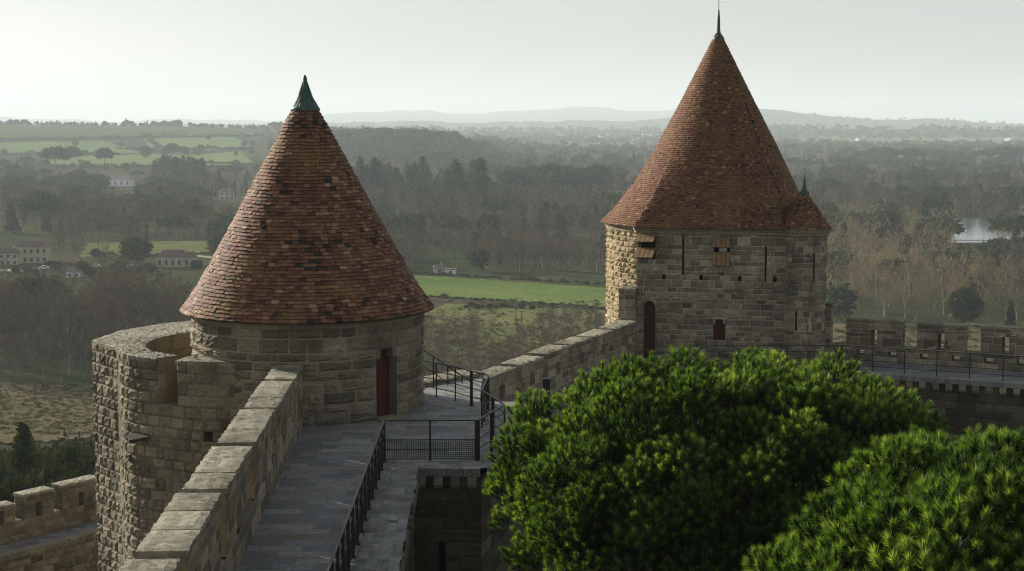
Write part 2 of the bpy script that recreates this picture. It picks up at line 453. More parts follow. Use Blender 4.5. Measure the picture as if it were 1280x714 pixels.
def build_ground():
    rad = np.concatenate([[0], np.geomspace(25, 24000, 170)]); front = np.linspace(R(60), R(120), 300); rest = np.linspace(R(120), R(420), 121)[1:-1]
    th = np.concatenate([front, rest]); nt_ = len(th)
    X = np.outer(rad, np.cos(th)); Y = np.outer(rad, np.sin(th)); Z = terrain(X, Y)
    V = np.stack([X, Y, Z], -1).reshape(-1, 3)
    i, j = np.meshgrid(np.arange(len(rad)-1), np.arange(nt_), indexing='ij'); j2 = (j+1) % nt_
    F = np.stack([i*nt_+j, (i+1)*nt_+j, (i+1)*nt_+j2, i*nt_+j2], -1).reshape(-1, 4)
    me = np_mesh('ground', V, F, np.zeros(len(F)), M['ground'], smooth=True)
    tag(link('ground', me), 'rolling plain and hills beyond the walls', kind='structure')
build_ground()

def in_poly(px, py, poly):
    c = False; n = len(poly); j = n-1
    for i in range(n):
        xi, yi = poly[i]; xj, yj = poly[j]
        if (yi > py) != (yj > py) and px < (xj-xi)*(py-yi)/(yj-yi)+xi: c = not c
        j = i
    return c
def field(name, pix, mat, lift=.25, sub=26, label=None):
    """a real patch of land draped on the terrain; pix are its four corners as seen in the survey picture"""
    C4 = [ground_hit(*p)[:2] for p in pix]
    V = []; F = []
    for j in range(sub+1):
        for i in range(sub+1):
            s, t = i/sub, j/sub; e = ((1-abs(2*s-1))*(1-abs(2*t-1)) < .09)
            if e: s += .012*(math.sin(t*23+pix[0][0])+math.sin(t*51)); t += .014*(math.sin(s*31+pix[0][1])+math.sin(s*73))
            p = C4[0]*(1-s)*(1-t)+C4[1]*s*(1-t)+C4[2]*s*t+C4[3]*(1-s)*t
            V.append((p[0], p[1], float(terrain(p[0], p[1]))+lift))
    F = [(j*(sub+1)+i, j*(sub+1)+i+1, (j+1)*(sub+1)+i+1, (j+1)*(sub+1)+i) for j in range(sub) for i in range(sub)]
    mb = MB(); mb.add(V, F); o = mb.build(name, mat, smooth=True); tag(o, label, kind='structure'); return o
CLEAR = []
def cfield(name, pix, mat, **k):
    field(name, pix, mat, **k); CLEAR.append(pix)
cfield('field', [(498,343),(775,362),(775,386),(500,368)], M['crop'], label='long bright green crop field beyond the trees')
field('field', [(500,371),(566,375),(530,392),(480,395)], M['ploughed'], lift=.3)
field('field', [(500,377),(775,390),(800,455),(480,440)], M['green_meadow'], lift=.2)
cfield('field', [(-60,478),(125,484),(125,548),(-60,560)], M['meadow'])
cfield('field', [(-60,180),(130,177),(180,192),(-60,194)], M['pasture'], lift=.8)
cfield('field', [(180,173),(290,170),(318,184),(190,190)], M['pasture'], lift=.8)
cfield('field', [(60,197),(215,193),(215,211),(60,208)], M['pasture'], lift=.8)
cfield('field', [(215,194),(300,190),(318,205),(215,210)], M['pasture'], lift=.8)
field('field', [(-60,160),(345,158.5),(330,170),(-60,173)], M['dark_pasture'], lift=.8)
field('field', [(235,214),(320,211),(322,222),(235,224)], M['ploughed'], lift=.8)
cfield('field', [(110,304),(262,301),(275,316),(100,322)], M['green_meadow'], lift=.2)
cfield('field', [(1030,406),(1300,404),(1300,440),(1030,440)], M['meadow'], lift=.2)
field('field', [(752,240),(800,240),(800,247),(752,247)], M['pasture'], lift=.5)
field('field', [(1000,170),(1280,172),(1280,177),(1000,176)], M['pasture'], lift=.8)
CLEAR.append([(1197,276),(1240,276),(1240,304),(1197,304)])
cfield('path', [(-20,337),(28,338),(28,341),(-20,340)], M['dirt'], lift=.4)
field('path', [(300,326),(232,318),(232,320),(300,329)], M['dirt'], lift=.4)
field('path', [(560,327),(800,345),(800,346.4),(560,328)], M['meadow'], lift=.35)
# river
mb = MB(); a, b = ground_hit(1150, 304), ground_hit(1330, 304); c, d = ground_hit(1330, 274), ground_hit(1150, 274)
for q in (a,b,c,d): q[2] = PLAIN+.3
mb.quad(a, b, c, d); tag(mb.build('river', M['water']), 'still river pool shining between the bare trees', kind='structure')
mb = MB(); a[2] = b[2] = PLAIN+.45; mb.bar(ground_hit(1190,301)+[0,0,.3], ground_hit(1300,302)+[0,0,.3], .8, .8)
tag(mb.build('weir', M['white_wall']), 'low pale weir across the river', 'weir')
# ------------------------------------------------------------------ trees
def perp(d):
    a = np.cross(d, [0,0,1.]) if abs(d[2]) < .9 else np.cross(d, [0,1.,0]); return a/np.linalg.norm(a)
def bare_geo(h, spread, rs, nl=9, ns=7, nt_=9, fine=5, low=.25, tw=.05, upright=.5):
    """returns wood tris and twig tris of a leafless tree of height h"""
    W = []; T = []
    def seg(p, q, r0, r1):
        d = q-p; d = d/np.linalg.norm(d); a = perp(d); b = np.cross(d, a)
        A = [p+r0*(math.cos(t)*a+math.sin(t)*b) for t in (0,2.09,4.19)]; B = [q+r1*(math.cos(t)*a+math.sin(t)*b) for t in (0,2.09,4.19)]
        for i in range(3):
            j = (i+1) % 3; W.append((A[i],A[j],B[j])); W.append((A[i],B[j],B[i]))
    def twig(p, q, w):
        d = q-p; s = np.cross(d, rs.normal(size=3)); s = s/(np.linalg.norm(s)+1e-9)*w/2
        T.append((p-s, p+s, q))
    def rdir(d, ang):
        a = perp(d); b = np.cross(d, a); t = rs.uniform(0, 6.28)
        v = d*math.cos(ang)+(a*math.cos(t)+b*math.sin(t))*math.sin(ang); v[2] += .18; return v/np.linalg.norm(v)
    r = h*.014+.05; pts = [np.zeros(3)]
    for i in range(5):
        pts.append(pts[-1]+np.array([rs.normal()*.03*h, rs.normal()*.03*h, h*.8/5]))
    for i in range(5): seg(pts[i], pts[i+1], r*(1-i*.18), r*(1-(i+1)*.18))
    for k in range(nl):
        t = low+(1-low)*(k+rs.uniform(0,1))/nl; f = min(t*5, 4.99); i = int(f); p = pts[i]*(1-f+i)+pts[i+1]*(f-i)
        az = k*2.4+rs.uniform(-.5,.5); el = rs.uniform(.5,1.)*(1-upright)+upright*1.25
        d = np.array([math.cos(az)*math.cos(el), math.sin(az)*math.cos(el), math.sin(el)])
        L = spread*(1.15-.55*t)*rs.uniform(.75,1.15); q = p+d*L*.5; d2 = rdir(d, .25); q2 = q+d2*L*.5
        seg(p, q, r*.45, r*.28); seg(q, q2, r*.28, r*.12)
        for s in range(ns):
            u = rs.uniform(.25, 1.); b0 = p+(q-p)*u*2 if u < .5 else q+(q2-q)*(u-.5)*2
            dd = rdir(d, rs.uniform(.4,.9)); LL = L*rs.uniform(.3,.5); e0 = b0+dd*LL
            twig(b0, e0, tw*2)
            for g in range(nt_):
                u2 = rs.uniform(.2,1.); c0 = b0+(e0-b0)*u2; d3 = rdir(dd, rs.uniform(.4,1.)); l3 = LL*rs.uniform(.35,.6); e1 = c0+d3*l3
                twig(c0, e1, tw)
                for x in range(fine):
                    c1 = c0+(e1-c0)*rs.uniform(.2,1.); twig(c1, c1+rdir(d3, rs.uniform(.4,1.1))*l3*rs.uniform(.4,.8), tw*.8)
    return np.array(W), np.array(T)
def clump_geo(rs, n, kind):
    """small leaf clumps filling a crown of unit height; kinds: round, cone, column, umbrella"""
    T = []
    while len(T) < n:
        p = rs.uniform(-1, 1, 3)
        if kind == 'round':
            if np.linalg.norm(p) > 1 or np.linalg.norm(p) < .45: continue
            c = np.array([p[0]*.42, p[1]*.42, .56+p[2]*.40]); s = .10
        elif kind == 'umbrella':
            if np.linalg.norm(p) > 1 or np.linalg.norm(p) < .4 or p[2] < -.35: continue
            c = np.array([p[0]*.55, p[1]*.55, .70+p[2]*.28]); s = .10
        elif kind == 'column':
            z = (p[2]+1)/2; w = .115*math.sin(math.pi*min(1, .12+z*.88))**.6
            if np.hypot(p[0], p[1]) > 1: continue
            c = np.array([p[0]*w, p[1]*w, .05+z*.93]); s = .045
        else:
            z = (p[2]+1)/2; w = .26*(1-z)+.02
            if np.hypot(p[0], p[1]) > 1: continue
            c = np.array([p[0]*w, p[1]*w, .08+z*.9]); s = .07
        s *= rs.uniform(.6, 1.4)*(250/n)**.33
        T.append([c+rs.normal(size=3)*s*.8 for _ in range(3)])
    return np.array(T)
def haze_geo(rs, n):
    """distant leafless crown: slivers fanning upwards from the trunk"""
    T = []
    for _ in range(n):
        az = rs.uniform(0, 6.28); z = rs.uniform(.25, .8); rr = .32*math.sqrt(rs.uniform(0,1))*math.sin(math.pi*min(1, z*.9+.1))**.5
        p = np.array([math.cos(az)*rr, math.sin(az)*rr, z]); q = p+np.array([math.cos(az)*.10, math.sin(az)*.10, .2])*rs.uniform(.6,1.2)
        s = rs.normal(size=3); s[2] *= .2; s = s/np.linalg.norm(s)*.022*(140/n)**.5; T.append([p-s, p+s, q])
    T.append([[-.02,0,0],[.02,0,0],[0,0,.8]]); return np.array(T)
def tri_mesh(name, T, tones, mats, mi=None):
    return np_mesh(name, T.reshape(-1, 3), np.arange(len(T)*3).reshape(-1, 3), tones, mats, mi)
def merged(name, temps, inst, mat, label, kind='stuff'):
    """inst: rows x, y, z, height, width factor"""
    out = []; tn = []
    for k, (x, y, z, h, w) in enumerate(inst):
        T = temps[k % len(temps)]; a = random.uniform(0, 6.28); c, s = math.cos(a), math.sin(a)
        P = np.empty_like(T); P[...,0] = (T[...,0]*c-T[...,1]*s)*h*w+x; P[...,1] = (T[...,0]*s+T[...,1]*c)*h*w+y; P[...,2] = T[...,2]*h+z-.3
        out.append(P); tn.append(np.clip(rng.normal(.5,.2)+rng.normal(0,.15,len(T)), 0, 1))
    T = np.concatenate(out); o = link(name, tri_mesh(name, T, np.concatenate(tn), mat)); tag(o, label, kind=kind); return o

rsT = np.random.RandomState(5)
BARE = []
for k in range(7):
    hh, sp, up = [(15,5,.5),(17,4.6,.75),(13,5.5,.3),(16,5,.6),(12,5,.35),(18,4,.85),(14,5.6,.45)][k]
    W, T = bare_geo(hh, sp, rsT, upright=up)
    BARE.append((W, T, hh))
def bare_proto(k, twig, name='bare_tree'):
    W, T, hh = BARE[k]
    root = bpy.data.objects.new(name, None); COL.objects.link(root); root.empty_display_size = .5
    link('trunk', tri_mesh('trunk', W, np.full(len(W), .5), M['bark_far']), root)
    link('crown', tri_mesh('crown', T, rsT.uniform(0, 1, len(T)), M[twig]), root)
    return root, hh
PROTO = {}
def place_bare(k, twig, x, y, h, label, group, name='bare_tree', cat='tree'):
    key = (k, twig, name); first = key not in PROTO
    if first: PROTO[key] = bare_proto(k, twig, name)
    root, hh = PROTO[key]; s = h/hh; loc = (float(x), float(y), float(terrain(x, y))-.2); rz = random.uniform(0, 6.28)
    if first: o = root; o.location = loc; o.rotation_euler = (0,0,rz); o.scale = (s,s,s)
    else: o = copy_thing(root, loc, rz, (s,s,s))
    return tag(o, label, cat, group)

ER = {k: [clump_geo(rsT, {'round':1500,'umbrella':1100,'cone':900,'column':800}[k], k) for _ in range(3)] for k in ('round','umbrella','cone','column')}
ER['dense'] = []
for _ in range(3):
    a_ = clump_geo(rsT, 9000, 'round'); c_ = a_.mean(1, keepdims=True); ER['dense'].append(c_+(a_-c_)*.8)
EP = {}
def place_ever(kind, x, y, h, label, group, w=1., cat='tree', z=None):
    i = random.randrange(3); key = (kind, i); name = {'dense':'pine_tree','round':'evergreen_tree','umbrella':'umbrella_pine','cone':'conifer','column':'cypress'}[kind]
    loc = (float(x), float(y), (float(terrain(x, y)) if z is None else z)-.2)
    if key not in EP:
        root = bpy.data.objects.new(name, None); COL.objects.link(root)
        T = ER[kind][i]; link('crown', tri_mesh('crown', T, rsT.uniform(.1,.9,len(T)), M['evergreen']), root)
        mb = MB(); mb.tube([(0,0,0),(.01,0,.35),(0,.01,.7)], [.028,.022,.012], 5); mb.build('trunk', M['bark'], root)
        EP[key] = root; o = root
    else: o = copy_thing(EP[key], loc)
    o.location = loc; o.rotation_euler = (0,0,random.uniform(0,6.28)); o.scale = (h*w,h*w,h); o.name = name
    return tag(o, label, cat, group)

HOUSES = [(0,62,292,332),(128,168,216,236),(78,104,328,350),(193,248,306,340),(272,302,232,252),(532,575,326,345)]
for a_,b_,c_,d_ in HOUSES: CLEAR.append([(a_,c_),(b_,c_),(b_,d_),(a_,d_)])
def clear_of(x, y, h, w=3.):
    z = float(terrain(x, y))
    for f in (0., .45, .9):
        px, py = project(x, y, z+h*f)
        dx = FOC*w/y
        for q in CLEAR:
            if in_poly(px, py, q) or in_poly(px-dx*.8, py, q) or in_poly(px+dx*.8, py, q): return False
    return True
bare = []; ever = []
def sample(r0, r1, pa, pb, s0, sk, hmin, hmax, tw, evp=.12, hedge=None):
    r = r0
    while r < r1:
        s = s0+r*sk; na = max(1, int((pb-pa)/FOC*r/s))
        for i in range(na):
            px = pa+(pb-pa)*(i+random.random())/na; rr = r+random.uniform(0, s)
            x = (px-640)/FOC*rr; y = rr; g = math.sin(x*.021+y*.011+2)+math.sin(y*.017-x*.013)+.6*math.sin(x*.05+y*.03)
            h = random.uniform(hmin, hmax)
            if px < 335 and 1900 < rr < 3700: continue
            if g < -1.25 and random.random() < .85 and rr > 600: continue       # glades
            if not clear_of(x, y, h): continue
            t = tw(px, rr) if callable(tw) else tw
            if random.random() < evp*(2.2 if g > .9 else .6):
                kd = random.choices(['round','umbrella','cone','column'], [3,3,2,3])[0]; ever.append((rr, x, y, h*random.uniform(.7,1.1), kd))
            else: bare.append((rr, x, y, h, t))
        r += s*.9
sample(346, 560, -150, 236, 6.2, .003, 12, 18, lambda p, r: 'twig' if random.random() < .75 else 'twig_red', .05)
sample(445, 640, 1020, 1440, 6.5, .004, 9, 15, lambda p, r: 'twig_gold' if p < 1210 or random.random() < .4 else 'twig', .08)
sample(640, 1150, -160, 1440, 5.0, .007, 11, 17, lambda p, r: ('twig_gold' if random.random() < .75 else 'twig') if p > 1030 and r < 900 else ('twig' if random.random() < .7 else 'twig_red'), .16)
sample(608, 650, 400, 800, 4.5, .003, 9, 15, lambda p, r: 'twig' if random.random() < .6 else 'twig_red', .06)
sample(1150, 3100, -160, 1440, 5.5, .0085, 11, 17, lambda p, r: 'twig' if random.random() < .7 else 'twig_red', .38)
# named evergreens that stand out: (kind, px, foot py, top py, width factor, label)
for kd, px, pb, pt, w, lab in [
    ('round', 171, 331, 294, 1.25, 'big dark round evergreen on the lawn between the two farmhouses'),
    ('column', 55.5, 290, 240, .8, 'left one of two slim dark cypresses above the cream farmhouse'),
    ('column', 62, 292, 243, .8, 'right one of two slim dark cypresses above the cream farmhouse'),
    ('cone', 15, 292, 254, 1.1, 'broad dark conifer at the left edge above the cream farmhouse'),
    ('umbrella', 70, 218, 184, 1.0, 'large dark umbrella pine in front of the left green fields'),
    ('umbrella', 90, 212, 184, .8, 'smaller umbrella pine just right of the large one by the green fields'),
    ('umbrella', 131, 214, 185, .7, 'tall thin-stemmed umbrella pine standing above the white villa'),
    ('round', 158, 216, 203, .9, 'small round evergreen right of the thin-stemmed pine'),
    ('round', 182, 199, 182, .9, 'round tree on the hedge line between the green fields'),
    ('umbrella', 215, 199, 180, .9, 'spreading pine on the hedge line between the green fields'),
    ('umbrella', 229, 198, 183, .9, 'dark pine at the right part of the field hedge line'),
    ('round', 251, 191, 180, 1., 'lone round tree on the upper green field'),
    ('round', 610, 302, 266, 1.1, 'dark evergreen among bare trees between the two towers'),
    ('cone', 701, 300, 266, 1.3, 'broad dark conifer among bare trees left of the far tower'),
    ('cone', 1243, 352, 316, 1.1, 'tall dark conifer below the river on the right'),
    ('round', 1215, 352, 332, 1.5, 'low wide evergreen left of the conifer below the river'),
    ('round', 1214, 322, 312, 1.2, 'small evergreen shrub right under the weir'),
    ('round', 1205, 408, 358, 1.0, 'big dark evergreen behind the second merlon from the right'),
    ('cone', 1263, 410, 376, .8, 'green conifer behind the rightmost merlon')]:
    g = ground_hit(px, pb); h = g[1]/FOC*(pb-pt)*1.01
    place_ever(kd, g[0], g[1], h, lab, None, w)
def ever_group(items, group, label):
    for kd, px, pb, pt, w in items:
        g = ground_hit(px, pb); place_ever(kd, g[0], g[1], g[1]/FOC*(pb-pt), label, group, w)
U = random.uniform
ever_group([(random.choice(['column','cone']), U(191,255), U(214,232), U(194,203), 1.3) for _ in range(34)], 'dark conifer grove on the left hillside', 'dark conifer in the dense grove below the left green fields')
ever_group([('column', U(235,312), U(236,246), U(222,230), 1.1) for _ in range(26)], 'row of cypresses left of the near roof', 'cypress in the row just left of the near tower roof')
ever_group([(random.choice(['column','column','cone']), U(440,606), U(232,262), U(196,226), 1.15) for _ in range(75)], 'cypresses right of the near roof', 'dark cypress in the valley grove right of the near tower roof')
ever_group([(random.choice(['umbrella','round']), U(640,748), U(240,252), U(204,222), 1.2) for _ in range(30)], 'dark pine stand left of the far roof', 'dark pine in the dense stand left of the far tower roof')
ever_group([('umbrella', U(1060,1280), U(196,206), U(183,192), 1.4) for _ in range(32)], 'dark pines along the edge of the far town', 'dark pine at the edge of the far town on the right')
for i in range(285):
    px = U(-30, 350); yy = U(3120, 3420); x = (px-640)/FOC*yy; cl = math.sin(px*.09)+math.sin(px*.031+1)
    place_ever(random.choice(['round','round','cone','column']), x, yy, U(6, 10)*(1.35 if cl > .6 else 1)*(1.3 if random.random() < .12 else 1), 'small dark tree in the row along the left skyline ridge', 'trees on the left ridge', U(.9,1.3))
ever_group([(random.choice(['round','umbrella']), U(0,330), random.choice([175.5, 194, 212, 214])+U(-1.5,1.5), 0, 1.3) for _ in range(0)], 'x', 'x')
ever_group([('round', px, pb, pb-U(5,9), 1.1) for px, pb in [(U(0,318), random.choice([176,184,193.5,195,211,212.5])+U(-.6,.6)) for _ in range(34)]], 'hedgerow trees between the left green fields', 'low dark hedgerow tree between the left green fields')
ever_group([('column' if random.random() < .6 else 'round', U(425,560), U(171,178), U(163,168), 1.) for _ in range(55)], 'trees on the middle hill', 'dark tree on the rounded wooded hill between the roofs')
# dark trees and cypress just outside the lower outer wall (left foot of the picture)
for px, py, top, kd, w, lab in [(27, 640, 527, 'column', 1.0, 'tall slim cypress beyond the lower wall at the left edge'),
        (88, 640, 556, 'column', 1.1, 'shorter cypress among dark pines beyond the lower wall'),
        (8, 650, 590, 'column', 1.2, 'small cypress tip at the far left beyond the lower wall')]:
    p = at_y(px, top, 128); zt = float(terrain(p[0], 128)); place_ever(kd, p[0], 128, float(p[2])-zt, lab, None, w*.8)
NP = []
for i in range(46):
    px = U(-70, 170); yy = U(95, 175); top = 545+(175-yy)*.62+U(-14,12); b = at_y(px, top, yy); zt = float(terrain(b[0], yy))
    if abs(px-27) < 9 and yy < 130: continue
    place_ever('dense', b[0], yy, float(b[2])-zt, 'dark bushy pine in the clump beyond the lower wall', 'dark pines beyond the lower wall', U(.55,.8))
nthk = 0
# reddish thicket below the crop field
for _ in range(560):
    px = U(470, 790); py = U(398, 500)
    if abs(px-(655-(py-385)*.62)) < 16 and py < 440: continue
    if 590 < px < 665 and py < 412: continue
    if py < 402+abs(px-700)*.06 and random.random() < .5: continue
    g = ground_hit(px, py)
    if random.random() < .5 and nthk < 120: nthk += 1; place_bare(random.choice([2,4,6,0]), 'twig_red', g[0], g[1], U(4.5, 8), 'bare reddish fruit tree in the thicket below the green field', 'bare reddish trees below the green field')
thk = []
for _ in range(560):
    px = U(470, 790); py = U(392, 500)
    if abs(px-(655-(py-385)*.62)) < 14 and py < 440 or 590 < px < 665 and py < 408 or (py < 400+abs(px-690)*.08 and random.random() < .6): continue
    g = ground_hit(px, py); thk.append((g[0], g[1], g[2], U(3.5, 6.5), U(1., 1.4)))
bare.sort(); ever.sort()
nb = 0
LB = {'l': 'leafless grey brown tree in the wood at the left', 'c': 'leafless grey brown tree in the valley between the two towers', 'r': 'leafless golden brown tree in the river wood at the right'}
far_b = {'twig': [], 'twig_red': [], 'twig_gold': []}
lim = {'l': 82, 'c': 34, 'r': 62}; cnt = {'l': 0, 'c': 0, 'r': 0}
for rr, x, y, h, t in bare:
    px = project(x, y, 0)[0]; zn = 'l' if px < 380 else ('c' if px < 800 else 'r')
    hidden = 245 < px < 505 and rr < 800 or px < -40 or 775 < px < 1015 or px > 1320
    if cnt[zn] < lim[zn] and not hidden:
        cnt[zn] += 1; place_bare(random.randrange(7), t, x, y, h, LB[zn], 'leafless trees '+{'l':'at the left','c':'between the towers','r':'by the river'}[zn])
    else: far_b[t].append((x, y, float(terrain(x, y)), h, random.uniform(.9, 1.4), rr))
def thin(k, n, wf):
    W, T, hh = BARE[k]; L = np.linalg.norm(T[:,2]-T[:,0], axis=1); T = T[rsT.choice(len(T), n, replace=False, p=L/L.sum())].copy(); m_ = (T[:,0]+T[:,1])/2
    T[:,0] = m_+(T[:,0]-m_)*wf; T[:,1] = m_+(T[:,1]-m_)*wf; return np.concatenate([W[:24]*[1.,1.,1.], T])/hh
nb = [thin(k, 700, 2.2) for k in range(7)]; mb_ = [thin(k, 230, 4.2) for k in range(7)]; fb = [thin(k, 80, 9.) for k in range(7)]
for t in far_b:
    for nm, lo, hi, tp in (('near',0,700,nb),('mid',700,1300,mb_),('far',1300,9999,fb)):
        L = [q[:5] for q in far_b[t] if lo <= q[5] < hi]
        if L: merged('distant_wood', tp, L, M[t], {'near':'leafless brown wood filling the plain behind the nearest trees','mid':'grey brown leafless wood in the middle distance','far':'far leafless wood fading into haze'}[nm])
merged('distant_wood', nb, thk, M['twig_red'], 'reddish leafless undergrowth in the thicket below the crop field')
EL = {'round':[], 'umbrella':[], 'cone':[], 'column':[]}
for rr, x, y, h, kd in ever: EL[kd].append((x, y, float(terrain(x, y)), h, random.uniform(.9, 1.3)))
lowT = {k: [clump_geo(rsT, 330, k) for _ in range(3)] for k in EL}
for k in EL:
    if EL[k]: merged('distant_evergreens', lowT[k], EL[k], M['evergreen'], 'dark evergreens scattered through the far wood')
# far clumps out to the ridges
tiny = [clump_geo(rsT, 26, 'round') for _ in range(4)]; L = []
for _ in range(5200):
    px = U(-200, 1480); rr = 3000*math.exp(U(0, 1.05))
    if px < 345 and rr < 3900: continue
    x = (px-640)/FOC*rr; g = math.sin(x*.004+rr*.003)+math.sin(rr*.0045-x*.0021+1)
    if g < -.5: continue
    L.append((x, rr, float(terrain(x, rr)), U(9, 16), U(1.2, 2.8)))
merged('distant_evergreens', tiny, L, M['evergreen'], 'dark tree cover of the far plain and ridges')
L = []
for _ in range(1100):
    px = U(375, 625); rr = U(1880, 2550); x = (px-640)/FOC*rr; L.append((x, rr, float(terrain(x, rr)), U(7, 12), U(1.1, 1.7)))
merged('distant_evergreens', [clump_geo(rsT, 90, 'round') for _ in range(4)], L, M['evergreen'], 'dark woodland covering the rounded hill between the roofs')
L = []
for _ in range(1500):
    px = U(-150, 345); rr = U(1500, 2500); x = (px-640)/FOC*rr
    if clear_of(x, rr, 10, 8): L.append((x, rr, float(terrain(x, rr)), U(7, 13), U(1.1, 1.8)))
merged('distant_wood', fb, L, M['twig'], 'leafless scrub on the left hillside')

# ------------------------------------------------------------------ houses of the plain
def house(px, py, wpx, hpx, roofc, wallc, label, rz=0., storeys=2, depth=None, group=None, name='house', flat=False, nwin=4, detail=True, roof_px=None):
    g = ground_hit(px, py); k = g[1]/FOC; w, h = wpx*k, hpx*k; dp = depth or w*.6; rh = (roof_px*k if roof_px else h*.4)
    root = empty(name, (g[0], g[1]+dp/2, g[2]-.3), label, 'house' if name == 'house' else name.replace('_', ' '), group)
    root.rotation_euler = (0,0,rz)
    def L_(mb, nm, mt):
        o = mb.build(nm, mt); o.parent = root; return o
    mb = MB(); mb.box((0,0,h/2), (w/2,dp/2,h/2)); L_(mb, 'wall', M[wallc])
    if not flat:
        mb = MB(); o_ = .35
        V = [(-w/2-o_,-dp/2-o_,h),(w/2+o_,-dp/2-o_,h),(w/2+o_,dp/2+o_,h),(-w/2-o_,dp/2+o_,h),(-w/2+dp*.3,0,h+rh),(w/2-dp*.3,0,h+rh)]
        mb.add(V, [(0,1,5,4),(1,2,5),(2,3,4,5),(3,0,4),(3,2,1,0)]); L_(mb, 'roof', M[roofc])
    else:
        mb = MB(); mb.box((0,0,h+.15), (w/2+.3,dp/2+.3,.15)); L_(mb, 'roof', M[roofc])
    if detail:
        for s in range(storeys):
            for i in range(nwin):
                mb = MB(); x = -w/2+w*(i+.5)/nwin; z = h*(s+.5)/storeys
                mb.box((x,-dp/2-.02,z), (min(.55, w/nwin*.25), .05, h/storeys*.24)); L_(mb, 'window', M['window_dark'])
        if not flat:
            mb = MB(); mb.box((w*.2,dp*.1,h+rh), (.35,.35,.8)); L_(mb, 'chimney', M['cream_wall'])
    return root
house(38, 329, 40, 21, 'far_roof', 'cream_wall', 'large cream farmhouse with rows of windows at the left edge', .12, 2, nwin=5, roof_px=7)
house(10, 331, 24, 15, 'far_roof', 'cream_wall', 'lower cream wing left of the large farmhouse', .05, 2, nwin=3, roof_px=6)
house(148, 233, 30, 9, 'grey_roof', 'white_wall', 'long white villa under the left green fields', 0, 1, nwin=4, roof_px=4)
house(170, 235, 11, 5, 'grey_roof', 'white_wall', 'small white annex right of the long white villa', 0, 1, nwin=2, flat=True)
house(91, 347, 17, 8, 'grey_roof', 'white_wall', 'small white cabin in the bare trees below the cream farmhouse', .1, 1, nwin=2, roof_px=4)
house(213, 334, 34, 13, 'far_roof', 'cream_wall', 'pale house with brown roof left of the near tower', -.1, 1, nwin=4, roof_px=9)
house(236, 333, 18, 12, 'far_roof', 'cream_wall', 'side wing of the pale house left of the near tower', .3, 1, nwin=2, roof_px=7)
house(283, 249, 18, 9, 'grey_roof', 'cream_wall', 'small stone house in the woods just left of the near roof', .2, 2, nwin=3, roof_px=5)
house(549, 342, 14, 9, 'grey_roof', 'grey_panel', 'grey shed at the left end of the crop field', .1, 1, nwin=1, roof_px=3, name='shed')
house(563, 343, 14, 7, 'grey_roof', 'white_wall', 'low white shed beside the grey one at the crop field', 0, 1, nwin=1, flat=True, name='shed')
house(544, 240, 10, 5, 'far_roof', 'white_wall', 'tiny white house among cypresses between the towers', 0, 1, nwin=2, roof_px=3)
house(648, 236, 24, 11, 'grey_roof', 'cream_wall', 'pale house in the bare trees left of the dark pine stand', 0, 2, nwin=3, roof_px=4)
house(625, 301, 14, 11, 'far_roof', 'cream_wall', 'cream house half hidden by bare trees between the towers', .2, 2, nwin=2, roof_px=4)
house(763, 218, 10, 7, 'grey_roof', 'cream_wall', 'tall pale villa right above the dark pine stand', 0, 2, nwin=2, roof_px=3)
def village(n, pa, pb, ya, yb, ws, hs, wc, rc, label, group):
    protos = []
    for k in range(3):
        root = empty('house', (0,0,0), label, 'house', group); w, h, d = ws*U(.8,1.2), hs*U(.8,1.2), ws*.7
        mb = MB(); mb.box((0,0,h/2), (w/2,d/2,h/2)); mb.build('wall', M[wc[k % len(wc)]], root)
        mb = MB(); V = [(-w/2-.4,-d/2-.4,h),(w/2+.4,-d/2-.4,h),(w/2+.4,d/2+.4,h),(-w/2-.4,d/2+.4,h),(-w/2,0,h*1.45),(w/2,0,h*1.45)]
        mb.add(V, [(0,1,5,4),(1,2,5),(2,3,4,5),(3,0,4)]); mb.build('roof', M[rc[k % len(rc)]], root); protos.append(root)
    for i in range(n):
        g = ground_hit(U(pa, pb), U(ya, yb)); loc = (g[0], g[1], g[2]-.3); rz = U(-.6,.6)
        if i < 3: protos[i].location = loc; protos[i].rotation_euler = (0,0,rz)
        else: copy_thing(protos[i % 3], loc, rz)
village(95, 700, 830, 168, 181, 13, 6, ['cream_wall','white_wall','cream_wall'], ['far_roof','far_roof','grey_roof'], 'small red roofed house of the far village left of the far roof', 'houses of the far village')
village(60, 1060, 1285, 184, 198, 11, 5.5, ['white_wall','cream_wall','white_wall'], ['grey_roof','far_roof','grey_roof'], 'small pale house of the far town beyond the river wood', 'houses of the far town')
village(14, 1080, 1285, 176, 184, 45, 7, ['white_wall','grey_panel','white_wall'], ['grey_roof','grey_roof','grey_roof'], 'long pale warehouse at the back of the far town', 'warehouses of the far town')
# vehicles parked by the farm
def car(px, py, rz, label, col='white_paint'):
    g = ground_hit(px, py); root = empty('parked_car', (g[0], g[1], g[2]+.45), label, 'car', None); root.rotation_euler = (0,0,rz)
    def L_(mb, nm, mt, sm_=False): o = mb.build(nm, mt, smooth=sm_); o.parent = root; return o
    mb = MB(); P = [(-2.1,.35),(-2.15,.8),(-1.5,.95),(-.9,1.45),(.7,1.5),(1.3,1.0),(2.1,.9),(2.15,.35)]; n_ = len(P)
    V = [(x,-.85,z) for x, z in P]+[(x,.85,z) for x, z in P]; mb.add(V, [tuple(range(n_)), tuple(range(2*n_-1, n_-1, -1))]+[(i, n_+i, n_+(i+1) % n_, (i+1) % n_) for i in range(n_)]); L_(mb, 'body', M[col])
    mb = MB(); mb.box((-.1,-.86,1.18), (.75,.02,.18)); L_(mb, 'window', M['window_dark'])
    for x in (-1.35, 1.35):
        for y in (-.8, .8): mb = MB(); mb.tube([(x,y-.1,.33),(x,y+.1,.33)], .33, 12); L_(mb, 'wheel', M['black'])
